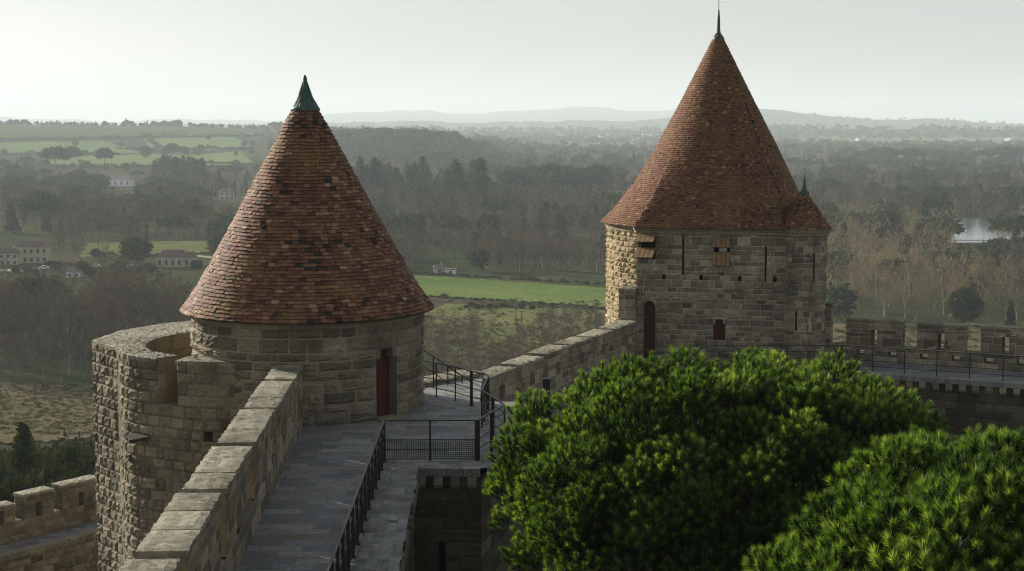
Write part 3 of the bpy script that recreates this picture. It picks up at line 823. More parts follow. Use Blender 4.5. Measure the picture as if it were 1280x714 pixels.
car(55, 338, .1, 'white car parked beside the large cream farmhouse'); car(121, 336, -.2, 'white car parked on the lawn right of the farmhouse'); car(165, 336, .3, 'pale car parked below the big round evergreen')
for px, py, h in [(62,336,3),(70,338,4),(102,340,4),(108,338,3),(112,346,4),(185,338,4),(188,342,3),(246,338,4),(120,322,4),(128,323,3),(20,343,3),(34,342,4),(44,345,3),(140,338,3),(150,340,4),(175,341,3)]:
    g = ground_hit(px, py); place_ever('round', g[0], g[1], h*U(.8,1.3), 'rounded garden shrub among the farmhouses at the left', 'garden shrubs round the farmhouses', 1.3, cat='bush').name = 'garden_shrub'
L = []
for pa, pb_2, ya, yb, n_, hh_ in ((-30,125,482,545,900,.7),(520,760,376,440,500,1.0),(1035,1290,408,436,300,1.1)):
    for _ in range(n_):
        g = ground_hit(U(pa,pb_2), U(ya,yb)); L.append((g[0], g[1], g[2]+.25, U(.4,1)*hh_, U(1.2,3)))
merged('dry_grass', [clump_geo(rsT, 30, 'round') for _ in range(4)], L, M['shrub'], 'tufts of dry grass on the rough meadows')
def hedge(line, h, label):
    P = np.array([ground_hit(*p)[:2] for p in line]); s = np.concatenate([[0], np.cumsum(np.linalg.norm(np.diff(P, axis=0), axis=1))]); out = []; tn = []; u = 0.
    while u < s[-1]:
        x, y = np.interp(u, s, P[:,0])+U(-2,2), np.interp(u, s, P[:,1])+U(-2,2); T = hT[random.randrange(4)]; hh = h*.75*U(.5,1.2)*(1.6 if random.random() < .08 else 1); w_ = U(1.3,2.2)
        Q = T*[hh*w_, hh*w_, hh]+[x, y, float(terrain(x, y))-.5]; out.append(Q); tn.append(rsT.uniform(.1,.8,len(T))); u += hh*U(.5,1.3)
    T = np.concatenate(out); tag(link('hedge', tri_mesh('hedge', T, np.concatenate(tn), M['evergreen'])), label, 'hedge')
hT = [clump_geo(rsT, 45, 'round') for _ in range(4)]
hedge([(-20,176),(150,174),(330,171)], 7, 'long dark hedge along the top of the left green fields')
hedge([(-20,195),(60,193.5),(150,194.5)], 6, 'hedge under the left part of the upper green field')
hedge([(150,187),(215,190),(260,186.5),(316,187)], 6, 'hedge bounding the upper right green field from below')
hedge([(185,176),(200,184),(180,193)], 5, 'short hedge dividing the two upper green fields')
hedge([(205,196),(225,203),(318,207)], 5, 'slanting hedge across the lower right green field')
hedge([(-20,211),(120,210),(320,212)], 8, 'thick dark hedge along the foot of the left green fields')
hedge([(110,318),(190,321),(262,317)], 2.5, 'low hedge behind the lawn between the farmhouses')
hedge([(500,369.5),(560,373),(640,377),(770,387)], 1.6, 'thin hedge along the lower edge of the crop field')
hedge([(500,341),(600,346),(690,352),(775,358)], 1.8, 'thin hedge along the upper edge of the crop field')
# utility poles on the meadow
for px, pb, pt, lab in [(645, 408, 371, 'tall wooden utility pole on the meadow below the crop field'), (652, 405, 388, 'shorter pole right of the tall utility pole')]:
    g = ground_hit(px, pb); h = g[1]/FOC*(pb-pt); root = empty('utility_pole', g, lab, 'pole')
    mb = MB(); mb.tube([g, g+[0,0,h]], [.16,.11], 8); mb.build('pole', M['bark'], root)
    mb = MB(); mb.bar(g+[-.7,0,h*.93], g+[.7,0,h*.93], .12); mb.build('crossarm', M['bark'], root)
# low bushes along the field margin
for i, px in enumerate([583, 590, 597, 604, 612, 620, 628, 634, 652, 665, 676, 690, 727]):
    g = ground_hit(px, 384+U(0,3)); place_ever('round', g[0], g[1], U(1.1, 2.2), 'low green bush on the margin below the crop field', 'bushes along the field margin', 1.5, cat='bush').name = 'field_bush'

# ------------------------------------------------------------------ castle: roofs
def tile_roof(name, mats, outline, apex, z0, z1, flare, rows, tw, parent, closed=True, topcut=.0, dark=lambda p: 0., morph=None, var=.13):
    """outline: list of xy (anticlockwise); apex xy; flare(t) gives the outline scale at height t"""
    P = np.array(outline, float); A = np.array(apex, float)
    if closed: P = np.vstack([P, P[:1]])
    seg = np.linalg.norm(np.diff(P, axis=0), axis=1); cum = np.concatenate([[0], np.cumsum(seg)]); tot = cum[-1]
    def pt(u, t):
        u = min(max(u, 0), 1)*tot
        xy = np.array([np.interp(u, cum, P[:,0]), np.interp(u, cum, P[:,1])]); g = flare(t)
        q = A+(xy-A)*g
        if morph:
            w_ = min(1, t*2.4)**.75; dd_ = xy-A; q = q*(1-w_)+(A+dd_/np.linalg.norm(dd_)*morph*g)*w_
        return np.array([q[0], q[1], z0+(z1-z0)*t])
    mb = MB(); T = [topcut_t for topcut_t in np.linspace(0, 1, rows+1)]
    K = 160
    for r in range(0, rows, 2):      # dark underlay
        for k in range(K):
            a, b = k/K, (k+1)/K; t1 = T[min(r+2, rows)]
            mb.quad(pt(a,T[r]), pt(b,T[r]), pt(b,t1), pt(a,t1), 0.)
    for r in range(rows):
        t0, t1 = T[r], min(T[r]+1.35/rows, 1.); per = tot*flare(t0); n = max(6, int(per/tw)); off = (r % 2)*.5+random.uniform(-.12,.12)
        ws = [random.uniform(.82, 1.18) for _ in range(n)]; sw = sum(ws); u = 0; sag = [random.uniform(-.0012,.0012) for _ in range(7)]
        for k in range(n):
            w = ws[k]/sw; ua = u+.0015/n*10*0+off/n; ub = ua+w*.945; u += w
            if closed: ua %= 1; ub = ua+w*.945
            else: ua, ub = u-w, u-w*.035
            if ub > 1: ub = 1.
            if ub-ua < .2/n: continue
            um = (ua+ub)/2; dt = random.uniform(-.12,.12)/rows+sag[int(um*6.99)]*.6
            a, b, c, d = pt(ua, max(0, t0+dt)), pt(ub, max(0, t0+dt)), pt(ub, t1), pt(ua, t1)
            nn = np.cross(b-a, d-a); nn /= np.linalg.norm(nn)+1e-9
            if nn[2] < 0: nn = -nn
            lift = random.uniform(.034,.056)*(tw/.2)**.5; tilt = random.uniform(-.008,.008)
            a2 = a+nn*(lift+tilt); b2 = b+nn*(lift-tilt); c2 = c+nn*.004; d2 = d+nn*.004
            tone = min(1, max(.24, random.gauss(.58, var)))
            if random.random() < .025: tone = random.uniform(.85, 1)
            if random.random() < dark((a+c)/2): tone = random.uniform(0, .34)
            mb.add([a2,b2,c2,d2,a-nn*.005,b-nn*.005], [(0,1,2,3),(4,5,1,0),(5,2,1),(4,0,3)], tone)
    return mb.build(name, mats, parent)
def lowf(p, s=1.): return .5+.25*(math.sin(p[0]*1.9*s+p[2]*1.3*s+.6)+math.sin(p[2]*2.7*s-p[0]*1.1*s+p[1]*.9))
def revolve(mb, cx, cy, prof_, n=24, tone=.5, mi=0):
    V = []; F = []
    for r, z in prof_: V += [(cx+r*math.cos(2*math.pi*k/n), cy+r*math.sin(2*math.pi*k/n), z) for k in range(n)]
    for i in range(len(prof_)-1):
        for k in range(n): k2 = (k+1) % n; F.append((i*n+k, i*n+k2, (i+1)*n+k2, (i+1)*n+k))
    mb.add(V, F, tone, mi)
def circle(cx, cy, r, n=72, a0=0, a1=2*math.pi, end=False):
    return [(cx+r*math.cos(a0+(a1-a0)*k/n), cy+r*math.sin(a0+(a1-a0)*k/n)) for k in range(n+(1 if end else 0))]

# ------------------------------------------------------------------ near tower
TX, TY, TR = -6.2, 45.9, 3.45
t1 = empty('round_tower', (TX, TY, 0), 'round stone tower with tall conical tiled roof and red door, nearer of the two towers', 'tower')
da = R(-41.7); S1 = cyl_S(TX, TY, TR); udoor = da*TR
mb = MB()
holes = [(udoor-.42, udoor+.42, 0., 2.07, None, .35)]
patch(mb, S1, -math.pi*TR, math.pi*TR, 0, 2.78, .31, .72, .05, .05, .028, 6, holes, base=True)
revolve(mb, TX, TY, [(TR+.0,2.74),(TR+.04,2.78),(TR+.06,2.86),(TR+.12,2.90),(TR+.16,3.0),(TR-.1,3.0)], 96, .8)
mb.build('wall', [M['tower_stone']], t1)
def curved_slab(mb, S, ua, ub, va, vb, h, tone=.5, mi=0, n=5):
    for i in range(n):
        a, b = ua+(ub-ua)*i/n, ua+(ub-ua)*(i+1)/n; mb.quad(S(a,va,h), S(b,va,h), S(b,vb,h), S(a,vb,h), tone, mi)
mb = MB(); curved_slab(mb, S1, udoor-.42, udoor+.42, .02, 2.05, -.30, .5)
for i in range(5):
    u = udoor-.42+.84*i/5; mb.bar(S1(u+.02,.02,-.285), S1(u+.02,2.0,-.285), .015, tone=.2)
dr = mb.build('door', M['red_wood'], t1)
mb = MB(); mb.bar(S1(udoor-.38,.25,-.28), S1(udoor+.38,.25,-.28), .05); mb.bar(S1(udoor-.38,1.5,-.28), S1(udoor+.38,1.5,-.28), .04); mb.build('hinge', M['iron'], dr)
for sg in (-1, 1):     # shouldered lintel corbels
    mb = MB(); c = udoor+sg*.34
    mb.box(S1(c, 1.93, -.15), (.15, .08, .15), .5, 0, (S1(0,0,1)*0+np.array([math.cos(da),math.sin(da),0]), [-math.sin(da),math.cos(da),0], [0,0,1])); mb.build('lintel_corbel', M['tower_stone'], t1)
mb = MB(); mb.box(S1(udoor,.02,.05), (.25,.5,.04), .7, 0, ([math.cos(da),math.sin(da),0],[-math.sin(da),math.cos(da),0],[0,0,1]))
mb.build('threshold', M['tower_stone'], t1)
fl1 = lambda t: (3.78*(1-t)+.37*t+.16*math.exp(-t*9)-.16*0)/3.94
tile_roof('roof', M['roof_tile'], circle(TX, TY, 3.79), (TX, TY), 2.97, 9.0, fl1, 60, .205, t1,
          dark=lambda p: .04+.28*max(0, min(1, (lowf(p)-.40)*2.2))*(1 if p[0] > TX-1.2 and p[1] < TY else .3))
mb = MB(); revolve(mb, TX, TY, [(3.82,2.96),(3.5,3.0)], 72, 0.); mb.build('eave', M['dark_wall'], t1)
mb = MB(); revolve(mb, TX, TY, [(.43,8.93),(.45,8.98),(.40,9.03),(.31,9.16),(.22,9.33),(.13,9.55),(.07,9.78),(.06,9.9),(.03,9.97),(.0,9.99)], 20)
for k in range(10):
    a = k*math.pi/5; c_, s_ = math.cos(a), math.sin(a)
    mb.tube([(TX+c_*.40,TY+s_*.40,9.0),(TX+c_*.215,TY+s_*.215,9.33),(TX+c_*.07,TY+s_*.07,9.78)], [.022,.018,.008], 5)
mb.build('finial', M['copper'], t1, smooth=True)

# ------------------------------------------------------------------ bastion with open parapet round the near tower
bst = empty('bastion', (-10, 46, -14), 'rough stone bastion with broad curved parapet wrapping the left of the near tower', 'bastion')
ZT = 1.77
def g2(px, py, z=ZT): return tuple(at_z(px, py, z)[:2])
pa_, pb_, pc_, pd_ = g2(197,448), g2(150,437.5), g2(115,425.5), g2(240,411)
# outer outline, walked clockwise seen from above so that outside is on the left-hand... (reversed below)
nose = [(pa_[0]+.9, pa_[1]-.35), pa_]
for t in (.25,.5,.75):
    nose.append((pa_[0]+(pb_[0]-pa_[0])*t-.18*math.sin(math.pi*t)*1.3, pa_[1]+(pb_[1]-pa_[1])*t-.12*math.sin(math.pi*t)))
nose += [pb_]
outer = [(-6.6, 42.75), (-8.6, 42.9), (-9.35, 43.1)]+[pa_]+nose[2:-1]+[pb_]
left = [pb_, (pb_[0]-.05, pb_[1]+.25), pc_]
back = [pc_, (pc_[0]+.3, pc_[1]+2.2), (-11.9, 51.3), (-9.5, 53.2), (-7.2, 53.6)]
back2 = [(-7.2, 53.6), (-3.6, 53.0), (-2.9, 50.9)]
def outer_S(pts):      # outside on the left of this walk -> reverse
    S, L = poly_S(pts[::-1]); return S, L
mb = MB()
So, Lo = outer_S(outer); ue = Lo-3.05                       # u counts from pb_
crA, crB = None, None
Lf = Lo; 
# crenel between px 197 and 228 on the front
d1 = sum(math.dist(outer[i], outer[i+1]) for i in range(3))  # from the walkway end up to pa_
uA = Lo-d1; uB = uA+.72
patch(mb, So, 0, Lo, -14, .42, .32, .44, .03, .05, .024, 4, [(uA+1.55,uA+1.85,-.55,-.25,None,.4)])
patch(mb, So, 0, uA, .42, ZT-.03, .32, .46, .03, .05, .024, 4)
patch(mb, So, uB, Lo, .42, ZT-.03, .30, .6, .02, .03, .025, 4)
Sl, Ll = outer_S(left); patch(mb, Sl, 0, Ll, -14, ZT-.03, .32, .42, .03, .05, .024, 4)
Sb, Lb = outer_S(back); patch(mb, Sb, 0, Lb, -14, ZT-.03, .5, .8, .02, .05, .02, 2)
Sb, Lb = outer_S(back2); patch(mb, Sb, 0, Lb, -14, -.05, .5, .8, .02, .05, .02, 2)
mb.build('wall', [M['wall_stone']], bst)
# parapet body: inner faces, jambs, top
IC, IR = (-8.0, 47.0), 3.35
inner = [(IC[0]+IR*math.cos(a), IC[1]+IR*math.sin(a)) for a in np.linspace(R(231), R(128), 18)]
inner[0] = g2(222, 444)
mb = MB()
Si, Li = poly_S(inner[::-1][::1]); 
S_in = lambda u, v, h: Si(u, v, h)
# inner face looks towards the tower: walk so that the outside is the hollow
Sx, Lx = poly_S(inner); 
def face_dir():
    p0 = Sx(Lx/2, 0, 0); p1 = Sx(Lx/2, 0, 1.); return math.dist(p1[:2], IC) < math.dist(p0[:2], IC)
if not face_dir(): Sx, Lx = poly_S(inner[::-1])
patch(mb, Sx, 0, Lx, -.1, ZT-.03, .45, .7, .012, .01, .004, 3, [(Lx*.62,Lx*.62+.5,.2,1.0,1,.5)] )
# jamb of the crenel (faces right)
ja, jb = np.array(pa_), np.array(inner[0]); dj = jb-ja; Lj = np.linalg.norm(dj); dj /= Lj
def Sj(u, v, h): q = ja+dj*u+np.array([dj[1], -dj[0]])*h; return np.array([q[0], q[1], v])
patch(mb, Sj, 0, Lj, .42, ZT-.03, .42, .62, .012, .008, .004, 3)
mb.build('parapet_lining', [M['ochre_sunlit_stone'], M['black']], bst)
# coping ring between outer line and inner arc
mb = MB()
oring = [np.array(pa_)]+[np.array(p) for p in nose[2:-1]]+[np.array(pb_), np.array(left[1]), np.array(pc_), np.array(back[1]), np.array(back[2]), np.array((-10.2,52.8))]
def resample(P, n):
    P = np.array(P); s = np.concatenate([[0], np.cumsum(np.linalg.norm(np.diff(P, axis=0), axis=1))]); t = np.linspace(0, s[-1], n)
    return np.stack([np.interp(t, s, P[:,0]), np.interp(t, s, P[:,1])], 1)
nR = 90; OR = resample(oring, nR); IRg = resample(inner, nR); nv = 16; V = []
for i in range(nR):
    for j in range(nv+1):
        w = j/nv; p = OR[i]*(1-w)+IRg[i]*w; e = j in (0, nv) or i in (0, nR-1)
        if j == 0: p = p+(OR[i]-IRg[i])/np.linalg.norm(OR[i]-IRg[i])*random.uniform(.0,.08)
        V.append((p[0], p[1], ZT+(0 if e else random.uniform(.0,.045))-.01))
mb.add(V, [(i*(nv+1)+j, (i+1)*(nv+1)+j, (i+1)*(nv+1)+j+1, i*(nv+1)+j+1) for i in range(nR-1) for j in range(nv)], .7)
for i in range(nR-1):
    for a, b in ((i*(nv+1), (i+1)*(nv+1)), (i*(nv+1)+nv, (i+1)*(nv+1)+nv)):
        A_, B_ = np.array(V[a]), np.array(V[b]); mb.quad(A_, B_, B_-[0,0,.12], A_-[0,0,.12], .4)
mb.build('coping', M['coping_stone'], bst)
# front merlon block (px 228-350)
mb = MB(); p1_, p2_ = So(uB,0,0), So(0,0,0)
L2 = None
frontpts = [So(u, 0, 0)[:2] for u in (uB, uB+.6, uB+1.2, Lo)]
# So walks from pb_ to walkway end, so uB..Lo is the merlon run
A2 = np.array(frontpts[0]); B2 = np.array(So(Lo,0,0)[:2]); d_ = (B2-A2)/np.linalg.norm(B2-A2); nb_ = np.array([-d_[1], d_[0]]); 
if nb_[1] < 0: nb_ = -nb_
LM = np.linalg.norm(B2-A2)
mb2 = MB(); coping_top(mb2, np.array([A2[0],A2[1],0]), np.array([d_[0],d_[1],0]), np.array([nb_[0],nb_[1],0]), LM, .8, ZT-.03, 0)
mb2.build('coping', M['coping_stone'], bst)
def Sjb(u, v, h): q = A2+nb_*u-d_*h; return np.array([q[0], q[1], v])
patch(mb, Sjb, 0, .8, .42, ZT-.03, .4, .5, .012, .01, .005, 3)
def Sbk(u, v, h): q = A2+d_*u+nb_*(.8+h); return np.array([q[0], q[1], v])
patch(mb, Sbk, 0, LM, -.1, ZT-.03, .4, .6, .012, .01, .005, 2)
q0 = So(uA,.42,0); q1 = So(uB,.42,0); mb.quad(q0, q1, q1+[0,.9,0], np.array([jb[0],jb[1],.42]), .5)
mb.build('merlon', M['wall_stone'], bst)
mb = MB(); gp = So(uA-.75, -.62, .0); mb.box(gp+np.array([-.05,-.18,.02]), (.30,.30,.05), .3, 0, ([.9,.3,0.12],[-.3,.9,0.1],[0,-.1,1])); mb.build('spout', M['dark_wall'], bst)

# ------------------------------------------------------------------ long crenellated walls
def crenel_wall(name, label, a, b, ztop, zbase, zsill, th, gaps, gap, mat, cop, slit_z, slit_w=.1, slit_in=.34, ch=.3, bw=.55, zfoot=-13, holes_low=(), side=1, boss=.015, rough=.01, jamb='ochre_sunlit_stone', slits=True, group=None, tops=None, nn=3):
    """a->b inner face. gaps: distances along the wall of the gap centres"""
    root = empty(name, (a[0], a[1], zbase), label, 'wall')
    a = np.array(a, float); b = np.array(b, float); L = np.linalg.norm(b-a); d = (b-a)/L
    mb = MB(); sl = [(u, .34, .36, z0, z1) for u, z0, z1 in holes_low]
    wall_box(mb, a, b, zbase, zsill, th, ch, bw, boss, rough, nn, slit=sl or None, side=side, top=False)
    nl = np.array([-d[1], d[0]])*side
    Sout = lambda u, v, h: np.array([*(a+d*u+nl*(th+h)), v])
    patch(mb, Sout, 0, L, zfoot, zbase, .5, .9, boss=.02, rough=.01, n=2)
    A3 = np.array([a[0],a[1],0]); D3 = np.array([d[0],d[1],0]); N3 = np.array([nl[0],nl[1],0])
    mb.build('wall_base', [M[mat], M[mat]], root)
    edges = [0]
    for g in gaps: edges += [g-gap/2, g+gap/2]
    edges.append(L)
    mb = MB()
    for g in gaps: coping_top(mb, A3+D3*(g-gap/2), D3, N3, gap, th, zsill-.03, 0, over=-.01, rough=.012)
    mb.build('sill', M['wall_stone'], root)
    for k in range(0, len(edges), 2):
        e0, e1 = edges[k], edges[k+1]
        if e1-e0 < .15: continue
        mb = MB(); zt = ztop+(tops[k//2] if tops else random.uniform(-.03,.03)); s = None
        if slits and e1-e0 > 1.2: s = [((e1-e0)/2, slit_w, slit_in, slit_z[0], slit_z[1])]
        wall_box(mb, a+d*e0, a+d*e1, zsill, zt, th, ch, bw, boss, rough, nn, slit=s, side=side, jamb=True, coping=2)
        mb.build('merlon', [M[mat], M[jamb], M[cop]], root)
    return root
# left parapet beside the walkway
LP = [(-4.62, 14.0), (-5.93, 42.35)]
Lw = math.dist(*LP); ppy = (LP[1][1]-LP[0][1])/Lw
gps = [(y-14.0)/ppy for y in (18.3, 22.55, 26.8, 31.1, 35.4, 39.7)]
crenel_wall('parapet_wall', 'weathered crenellated parapet along the left of the near walkway, running into the foreground', LP[0], LP[1], 1.77, 0, .66, .74, gps, .70, 'grey_stone', 'coping_stone', (.45, 1.25), slit_in=.7, ch=.29, bw=.5, boss=.012, rough=.008, zfoot=-14, nn=4, tops=[.38,.32,.25,.19,.12,.06,0])
# right of the stairs, parapet to the far tower
P2 = [(-.83, 51.3), (5.45, 66.2)]
L2_ = math.dist(*P2); q = (P2[1][1]-P2[0][1])/L2_
crenel_wall('parapet_wall', 'crenellated parapet of six merlons linking the stairs to the far tower', P2[0], P2[1], -.1, -2, -1.0, .8, [(y-51.3)/q for y in (53.85, 56.25, 58.7, 61.1, 63.5)], .5, 'grey_stone', 'coping_stone', (-1.45, -.55), slit_w=.08, slit_in=.5, ch=.26, bw=.5, boss=.012, rough=.01, nn=3)
# wall on the right
W3 = [(14.25, 67.35), (31, 59.4)]
L3 = math.dist(*W3); u3 = lambda px: (lambda x: (x-14.25)/((31-14.25)/L3))(next(x for x in np.arange(14, 31, .02) if project(x, 67.35-(x-14.25)*(7.95/16.75), -.5)[0] >= px))
gg = [(u3(1040)+u3(1057))/2, (u3(1128)+u3(1145))/2, (u3(1207)+u3(1225))/2]; gg += [gg[-1]+(gg[1]-gg[0])*k for k in (1, 2, 3)]; gg = gg[:3]+[gg[2]+(gg[2]-gg[1])*k for k in (1,2,3)]
crenel_wall('parapet_wall', 'crenellated wall with wide square merlons right of the far tower', W3[0], W3[1], -.1, -2, -1.3, .75, gg, .66, 'grey_stone', 'coping_stone', (-1.28, -.55), slit_w=.22, slit_in=.30, ch=.22, bw=.5, boss=.012, rough=.012,
            holes_low=[(u3(px), -1.72, -1.48) for px in (1076, 1115, 1155, 1195, 1236)]+[(u3(1236)+1.35*k, -1.72, -1.48) for k in (1,2,3,4)], jamb='grey_stone', tops=[0,.02,-.04,-.02,0,.02,0])
# low wall beside the stairs
mb = MB(); root = empty('stair_wall', (-2, 49.7, -2), 'low sunlit coping wall behind the railing, between near tower and stairs', 'wall')
wall_box(mb, (-3.0, 48.9), (-.95, 51.2), -2, .1, .9, .3, .5, .02, .015, 3, side=1); mb.build('wall', [M['grey_stone'], M['coping_stone']], root)

# ------------------------------------------------------------------ floors and the masonry that carries them
def poly_floor(name, pts, z, mat, label, th=.0):
    mb = MB(); V = [(x, y, z) for x, y in pts]; mb.add(V, [tuple(range(len(V)))]); o = mb.build(name, mat); tag(o, label, kind='structure'); return o
terr = [(-3.9,14),(-2.0,14),(-2.42,37.2),(-.75,37.15),(0.0,39.9),(.15,46.2),(-1.0,46.2),(-1.0,50.5),(-3.0,50.8),(-6.2,50.0),(-9.4,47.0),(-9.6,43.9),(-5.95,43.5),(-5.9,42),(-4.6,14)]
terr[0] = (-4.9,14); terr.pop(); terr[-1] = (-6.2,42)
poly_floor('walkway', terr, 0., M['flagstone'], 'grey blue flagstone walkway and terrace')
walk2 = [(-1.0,50.4),(1.35,50.4),(1.35,50.2),(.2,49.2),(6.15,64.0),(14.6,63.8),(31,56.2),(31,59.5),(14.25,67.4),(5.6,67.6),(-1.0,51.2)]
walk2 = [(-.95,50.2),(1.0,50.2),(6.4,63.6),(14.0,64.1),(31,56.0),(31,59.5),(14.25,67.4),(5.4,67.6)]
poly_floor('walkway', walk2, -2., M['flagstone'], 'lower flagstone wall walk leading to the far tower')
poly_floor('walkway_light_block', terr, -.24, M['dark_wall'], 'added sheet hidden under the terrace to block light leaks')  # added unseen sheet, stops sun leaking between the kerb pieces
poly_floor('bastion_floor', [(-9.9,44.35),(-9.2,43.4),(-6,43.5),(-6,50),(-3.5,52.4),(-8,52.2),(-10.2,49.5),(-11.4,47),(-11.1,45.6)], -.02, M['flagstone'], 'floor of the narrow passage round the near tower')
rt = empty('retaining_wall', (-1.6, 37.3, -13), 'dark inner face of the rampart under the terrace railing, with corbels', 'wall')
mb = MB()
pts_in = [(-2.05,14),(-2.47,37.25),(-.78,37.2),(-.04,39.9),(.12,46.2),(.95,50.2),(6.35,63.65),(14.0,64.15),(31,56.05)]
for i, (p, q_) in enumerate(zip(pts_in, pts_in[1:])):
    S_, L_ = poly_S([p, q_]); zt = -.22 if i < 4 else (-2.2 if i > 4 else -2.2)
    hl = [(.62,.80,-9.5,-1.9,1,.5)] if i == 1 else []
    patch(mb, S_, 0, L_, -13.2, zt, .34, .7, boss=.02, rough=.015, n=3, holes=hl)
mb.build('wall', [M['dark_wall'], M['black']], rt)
def edge_slab(mb, p, q_, zt, over=.14, th=.2, w=.75):
    p = np.array(p, float); q_ = np.array(q_, float); L = np.linalg.norm(q_-p); d = (q_-p)/L; n_ = np.array([d[1], -d[0]]); k = max(1, round(L/.45))
    for i in range(k):
        a = p+d*(L*i/k+.006); b = p+d*(L*(i+1)/k-.006); t = random.uniform(.25,.55); o = over+random.uniform(-.05,.03); nx = 6; V = []
        for j in range(nx+1):
            m_ = a+(b-a)*j/nx; e = random.uniform(-.02,.02)
            V += [(*(m_+n_*(o+e)), zt), (*(m_-n_*w), zt), (*(m_+n_*(o+e-.02)), zt-th)]
        for j in range(nx):
            c = 3*j; mb.quad(V[c], V[c+3], V[c+4], V[c+1], t); mb.quad(V[c+2], V[c+5], V[c+3], V[c], t); 
            mb.quad((*(a+(b-a)*j/nx), zt-th), (*(a+(b-a)*(j+1)/nx), zt-th), V[c+5], V[c+2], t)
mb = MB()
for i in range(4): edge_slab(mb, pts_in[i], pts_in[i+1], .012)
for i in (0, 1, 2):
    p_ = np.array(pts_in[i]); q_ = np.array(pts_in[i+1]); d_3 = np.array([*(q_-p_), 0.]); Lk = np.linalg.norm(d_3); d_3 /= Lk; n_3 = np.array([-d_3[1], d_3[0], 0])
    S_k = lambda u, v, h: np.array([p_[0], p_[1], .014])+d_3*u+n_3*v+np.array([0,0,h])
    patch(mb, S_k, 0, Lk, -.13, .74 if i == 0 else .66, .21, .34, .01, .012, .014, 4, base=False)
for i in (5, 6, 7): edge_slab(mb, pts_in[i], pts_in[i+1], -1.988, w=.5)
mb.build('kerb', M['kerb_stone'], rt)
for (p, q_, zt, pitch, w) in [(pts_in[1], pts_in[2], -.2, .42, .11), (pts_in[7], pts_in[8], -2.2, .53, .13), (pts_in[0], pts_in[1], -.2, .6, .12)]:
    p = np.array(p); q_ = np.array(q_); L = np.linalg.norm(q_-p); d = (q_-p)/L; n_ = np.array([d[1], -d[0]]); k = int(L/pitch); 
    for i in range(k):
        c = p+d*(i+.5)*L/k+n_*.06; mb = MB()
        mb.box((c[0], c[1], zt-.10), (w, .11, .10), random.uniform(.3,.9), 0, ([d[0],d[1],0],[n_[0],n_[1],0],[0,0,1]))
        c = c-n_*.04; mb.box((c[0], c[1], zt-.25), (w*.96, .06, .05), .4, 0, ([d[0],d[1],0],[n_[0],n_[1],0],[0,0,1]))
        mb.build('corbel', M['grey_stone'], rt)
# stairs
st = empty('stairs', (0, 48, -2), 'stone steps going down from the terrace to the lower wall walk', 'stairs')
for i in range(11):
    mb = MB(); z = -.18*(i+1)+.0; y = 46.2+i*.36; mb.box((.0+i*.02, y+.2, z-.3), (.98, .2, .3), random.uniform(.4,.9)); mb.build('step', M['grey_stone'], st)

# ------------------------------------------------------------------ far tower
FX, FY, FR = 9.45, 70.5, 5.0
nf = np.array([-.24,-.97]); df = np.array([.97,-.24])
mid = np.array([FX, FY])+nf*4.38
c1 = mid-df*math.sqrt(FR**2-4.38**2)
# bring the corner and the crease onto the face line
def on_face(px):
    for s in np.arange(-6, 8, .005):
        p = mid+df*s
        if project(p[0], p[1], 1)[0] >= px: return p
c1 = on_face(795.5); cr = on_face(981)
z0f, z1f = -2.0, 4.0
a_start = math.atan2(c1[1]-FY, c1[0]-FX)
t2 = empty('horseshoe_tower', (FX, FY, -2), 'tall flat fronted stone tower with huge conical tiled roof and wooden shutters, the farther one', 'tower')
TCx, TCy, TRr = 12.32, 65.9, 1.38
arc = circle(FX, FY, FR, 60, a_start-.0, math.atan2(67.5-FY, 13.3-FX)-2*math.pi, True)   # clockwise round the back
turret = [tuple(cr), (TCx-.75, TCy-1.18), (TCx+.62, TCy-1.24), (TCx+1.36, TCy-.3), (TCx+1.38, TCy+.9), (13.3, 67.5)]
turret = [tuple(cr), (cr[0]+.10, cr[1]-.28), (TCx+.58, TCy-1.05), (TCx+1.34, TCy-.25), (TCx+1.36, TCy+.9), (13.3, 67.6)]
mb = MB()
arc = [(p[0] if p[0] < FX else FX+(p[0]-FX)*(1-.10*min(1,(p[0]-FX)/2)*(1 if p[1] > 67.6 else 0)), p[1]) for p in arc]
arc_cw = arc                      # from c1 over the back to the turret, clockwise => outside on left; reverse it
Sa, La = poly_S(arc_cw[::-1])
patch(mb, Sa, 0, La, -14, 3.72, .235, .36, .03, .055, .045, 3)
mb.build('round_wall', M['sunlit_stone'], t2)
mb = MB(); Sf, Lf2 = poly_S([tuple(c1), tuple(cr)])
def uf(px):
    p = on_face(px); return float(np.dot(p-c1, df))
def zf(py, px=890):
    p = on_face(px); return float(at_y(px, py, p[1])[2])
hs = [(uf(852), uf(854.6), zf(344), zf(306), 1, .5), (uf(955), uf(957.6), zf(346), zf(307), 1, .5),
      (uf(797.5), uf(819), zf(326), zf(294), 1, .6), (uf(891), uf(912), zf(332), zf(296), 1, .6),
      (uf(892), uf(907.5), zf(425.5), zf(398.5), None, .4), (uf(804.5), uf(819.5), z0f, zf(378.5), None, .5)]
for px in (829.5, 876, 924, 968): hs.append((uf(px-2.6), uf(px+2.6), zf(351), zf(344.5), 1, .4))
patch(mb, Sf, 0, Lf2, -14, 3.72, .235, .46, .02, .022, .02, 3, hs)
St, Lt = poly_S(turret)
def ut(px):
    for u in np.arange(0, Lt, .01):
        p = St(u, 0, 0)
        if project(p[0], p[1], 1)[0] >= px: return u
zt_ = lambda py: float(at_y(1000, py, 64.8)[2])
patch(mb, St, 0, Lt, -14, 3.72, .235, .42, .02, .015, .012, 3, [(ut(994.2), ut(996.8), zt_(415), zt_(390), 1, .4), (ut(1015), ut(1017.6), zt_(353), zt_(318), 1, .4)])
mb.build('wall', [M['grey_stone'], M['black']], t2)
